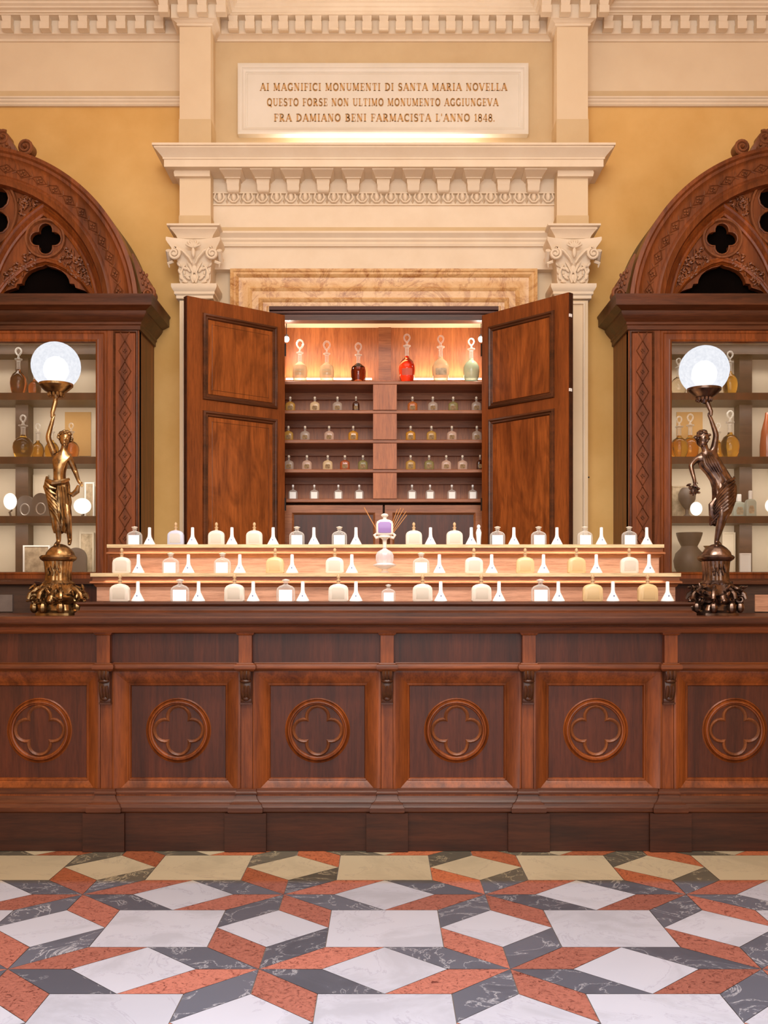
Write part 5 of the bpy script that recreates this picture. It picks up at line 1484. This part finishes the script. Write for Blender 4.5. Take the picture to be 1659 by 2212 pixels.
    build('bulb', MB().ell(gpos + Vector((0, 0, -10 * LU)), (15 * LU, 15 * LU, 18 * LU), 16, 10), emis('globe_bulb_%d' % (side + 2), (255, 255, 252), 5), gl)
    build('bulb_glow', MB().ell(gpos + Vector((0, 0, -8 * LU)), (27 * LU, 27 * LU, 29 * LU), 20, 12), HALO, gl)
    return gpos
GP = [lamp(-1), lamp(1)]

# ------------------------------------------------------------------ lights, world, camera
def area(name, loc, size, power, col, rot=(0, 0, 0), sy=None, spread=None):
    l = bpy.data.lights.new(name, 'AREA'); l.energy = power; l.color = col; l.size = size
    if sy: l.shape = 'RECTANGLE'; l.size_y = sy
    if spread: l.spread = R(spread)
    o = bpy.data.objects.new(name, l); COL.objects.link(o); o.location = loc; o.rotation_euler = tuple(R(a) for a in rot)
    return o
def point(name, loc, power, col, rad=.05):
    l = bpy.data.lights.new(name, 'POINT'); l.energy = power; l.color = col; l.shadow_soft_size = rad
    o = bpy.data.objects.new(name, l); COL.objects.link(o); o.location = loc
    return o
WARM = (1.0, .80, .56); SOFT = (1.0, .90, .78)
area('ceiling_fill_light', (0, 3.2, 5.9), 5.5, 105, (1, .93, .82), (0, 0, 0), 3.0)  # unseen lamp added as overall fill from above
area('front_fill_light', (0, .3, 4.6), 2.6, 125, (1, .95, .89), (58, 0, 0), 1.6)  # unseen lamp added high up to light the fronts
area('daylight', (0, -2.6, 2.6), 5.5, 165, (1.0, .97, .92), (90, 0, 0), 3.6)
area('ledge_strip_light', (0, 7.242, 4.428), 1.3, 7, (1, .96, .90), (152, 0, 0), .012)
for i, s in enumerate((-1, 1)):
    x = (wx(603, 7.6) + wx(803, 7.6)) / 2 if s < 0 else (wx(885, 7.6) + wx(1047, 7.6)) / 2
    area('shelf_strip_light', (x, 7.645, zs1 + .09), .62, 2.2, (1, .88, .68), (180, 0, 0), .03)
    point('spot_light', (s * .70, 7.38, wz(728, 7.36)), 3.2, (1, .9, .74), .02)
    point('globe_light', tuple(GP[i]), 14, (1, .96, .9), .12)
    for zc_, pw in ((vz(728), 1.1), (vz(850, 6.97) - .06, 1.1), (vz(988, 6.97) - .06, 1.4), (vz(1116, 6.97) - .06, 1.5)):
        area('cabinet_fill_light', (s * 2.35, 7.0, zc_), 1.2, pw, (1, .92, .80), (48, 0, 0), .03, 130)  # unseen lamps added in each compartment to brighten the back panel
# strips under the front edges of the display boards
area('board_light', (0, 5.418, T1 - .022), 3.0, 2.6, (1, .96, .92), (0, 0, 0), .014, 100)
area('board_light', (0, 5.778, T2 - .022), 3.0, 2.6, (1, .96, .92), (0, 0, 0), .014, 100)
area('display_fill_light', (0, 3.9, 3.4), 3.2, 22, (1, .96, .92), (42, 0, 0), .3, 70)  # unseen lamp added to brighten the bottles and risers

area('floor_fill_light', (0, .6, 3.4), 4.5, 130, (.78, .86, 1.0), (0, 0, 0), 2.0, 110)  # unseen overhead lamp added to cool and brighten the floor
w = bpy.data.worlds.new('world'); sc.world = w; w.use_nodes = True
bg = w.node_tree.nodes['Background']; bg.inputs[0].default_value = (.95, .95, 1.0, 1); bg.inputs[1].default_value = .5

cam = bpy.data.cameras.new('camera'); co = bpy.data.objects.new('camera', cam); COL.objects.link(co)
co.location = (0, 0, HC); co.rotation_euler = (R(90), 0, 0)
cam.sensor_fit = 'HORIZONTAL'; cam.sensor_width = 36; cam.lens = 36 * F / 1659
cam.shift_y = (HY - 1106) / 1659; cam.shift_x = (829.5 - PX0) / 1659
cam.clip_end = 50
sc.camera = co
sc.view_settings.view_transform = 'Standard'; sc.view_settings.look = 'None'
sc.view_settings.exposure = 0; sc.view_settings.gamma = 1; sc.view_settings.use_curve_mapping = False
sc.cycles.max_bounces = 8; sc.cycles.transparent_max_bounces = 16; sc.cycles.diffuse_bounces = 4; sc.cycles.glossy_bounces = 3
sc.cycles.use_denoising = True
sc.cycles.sample_clamp_indirect = 6
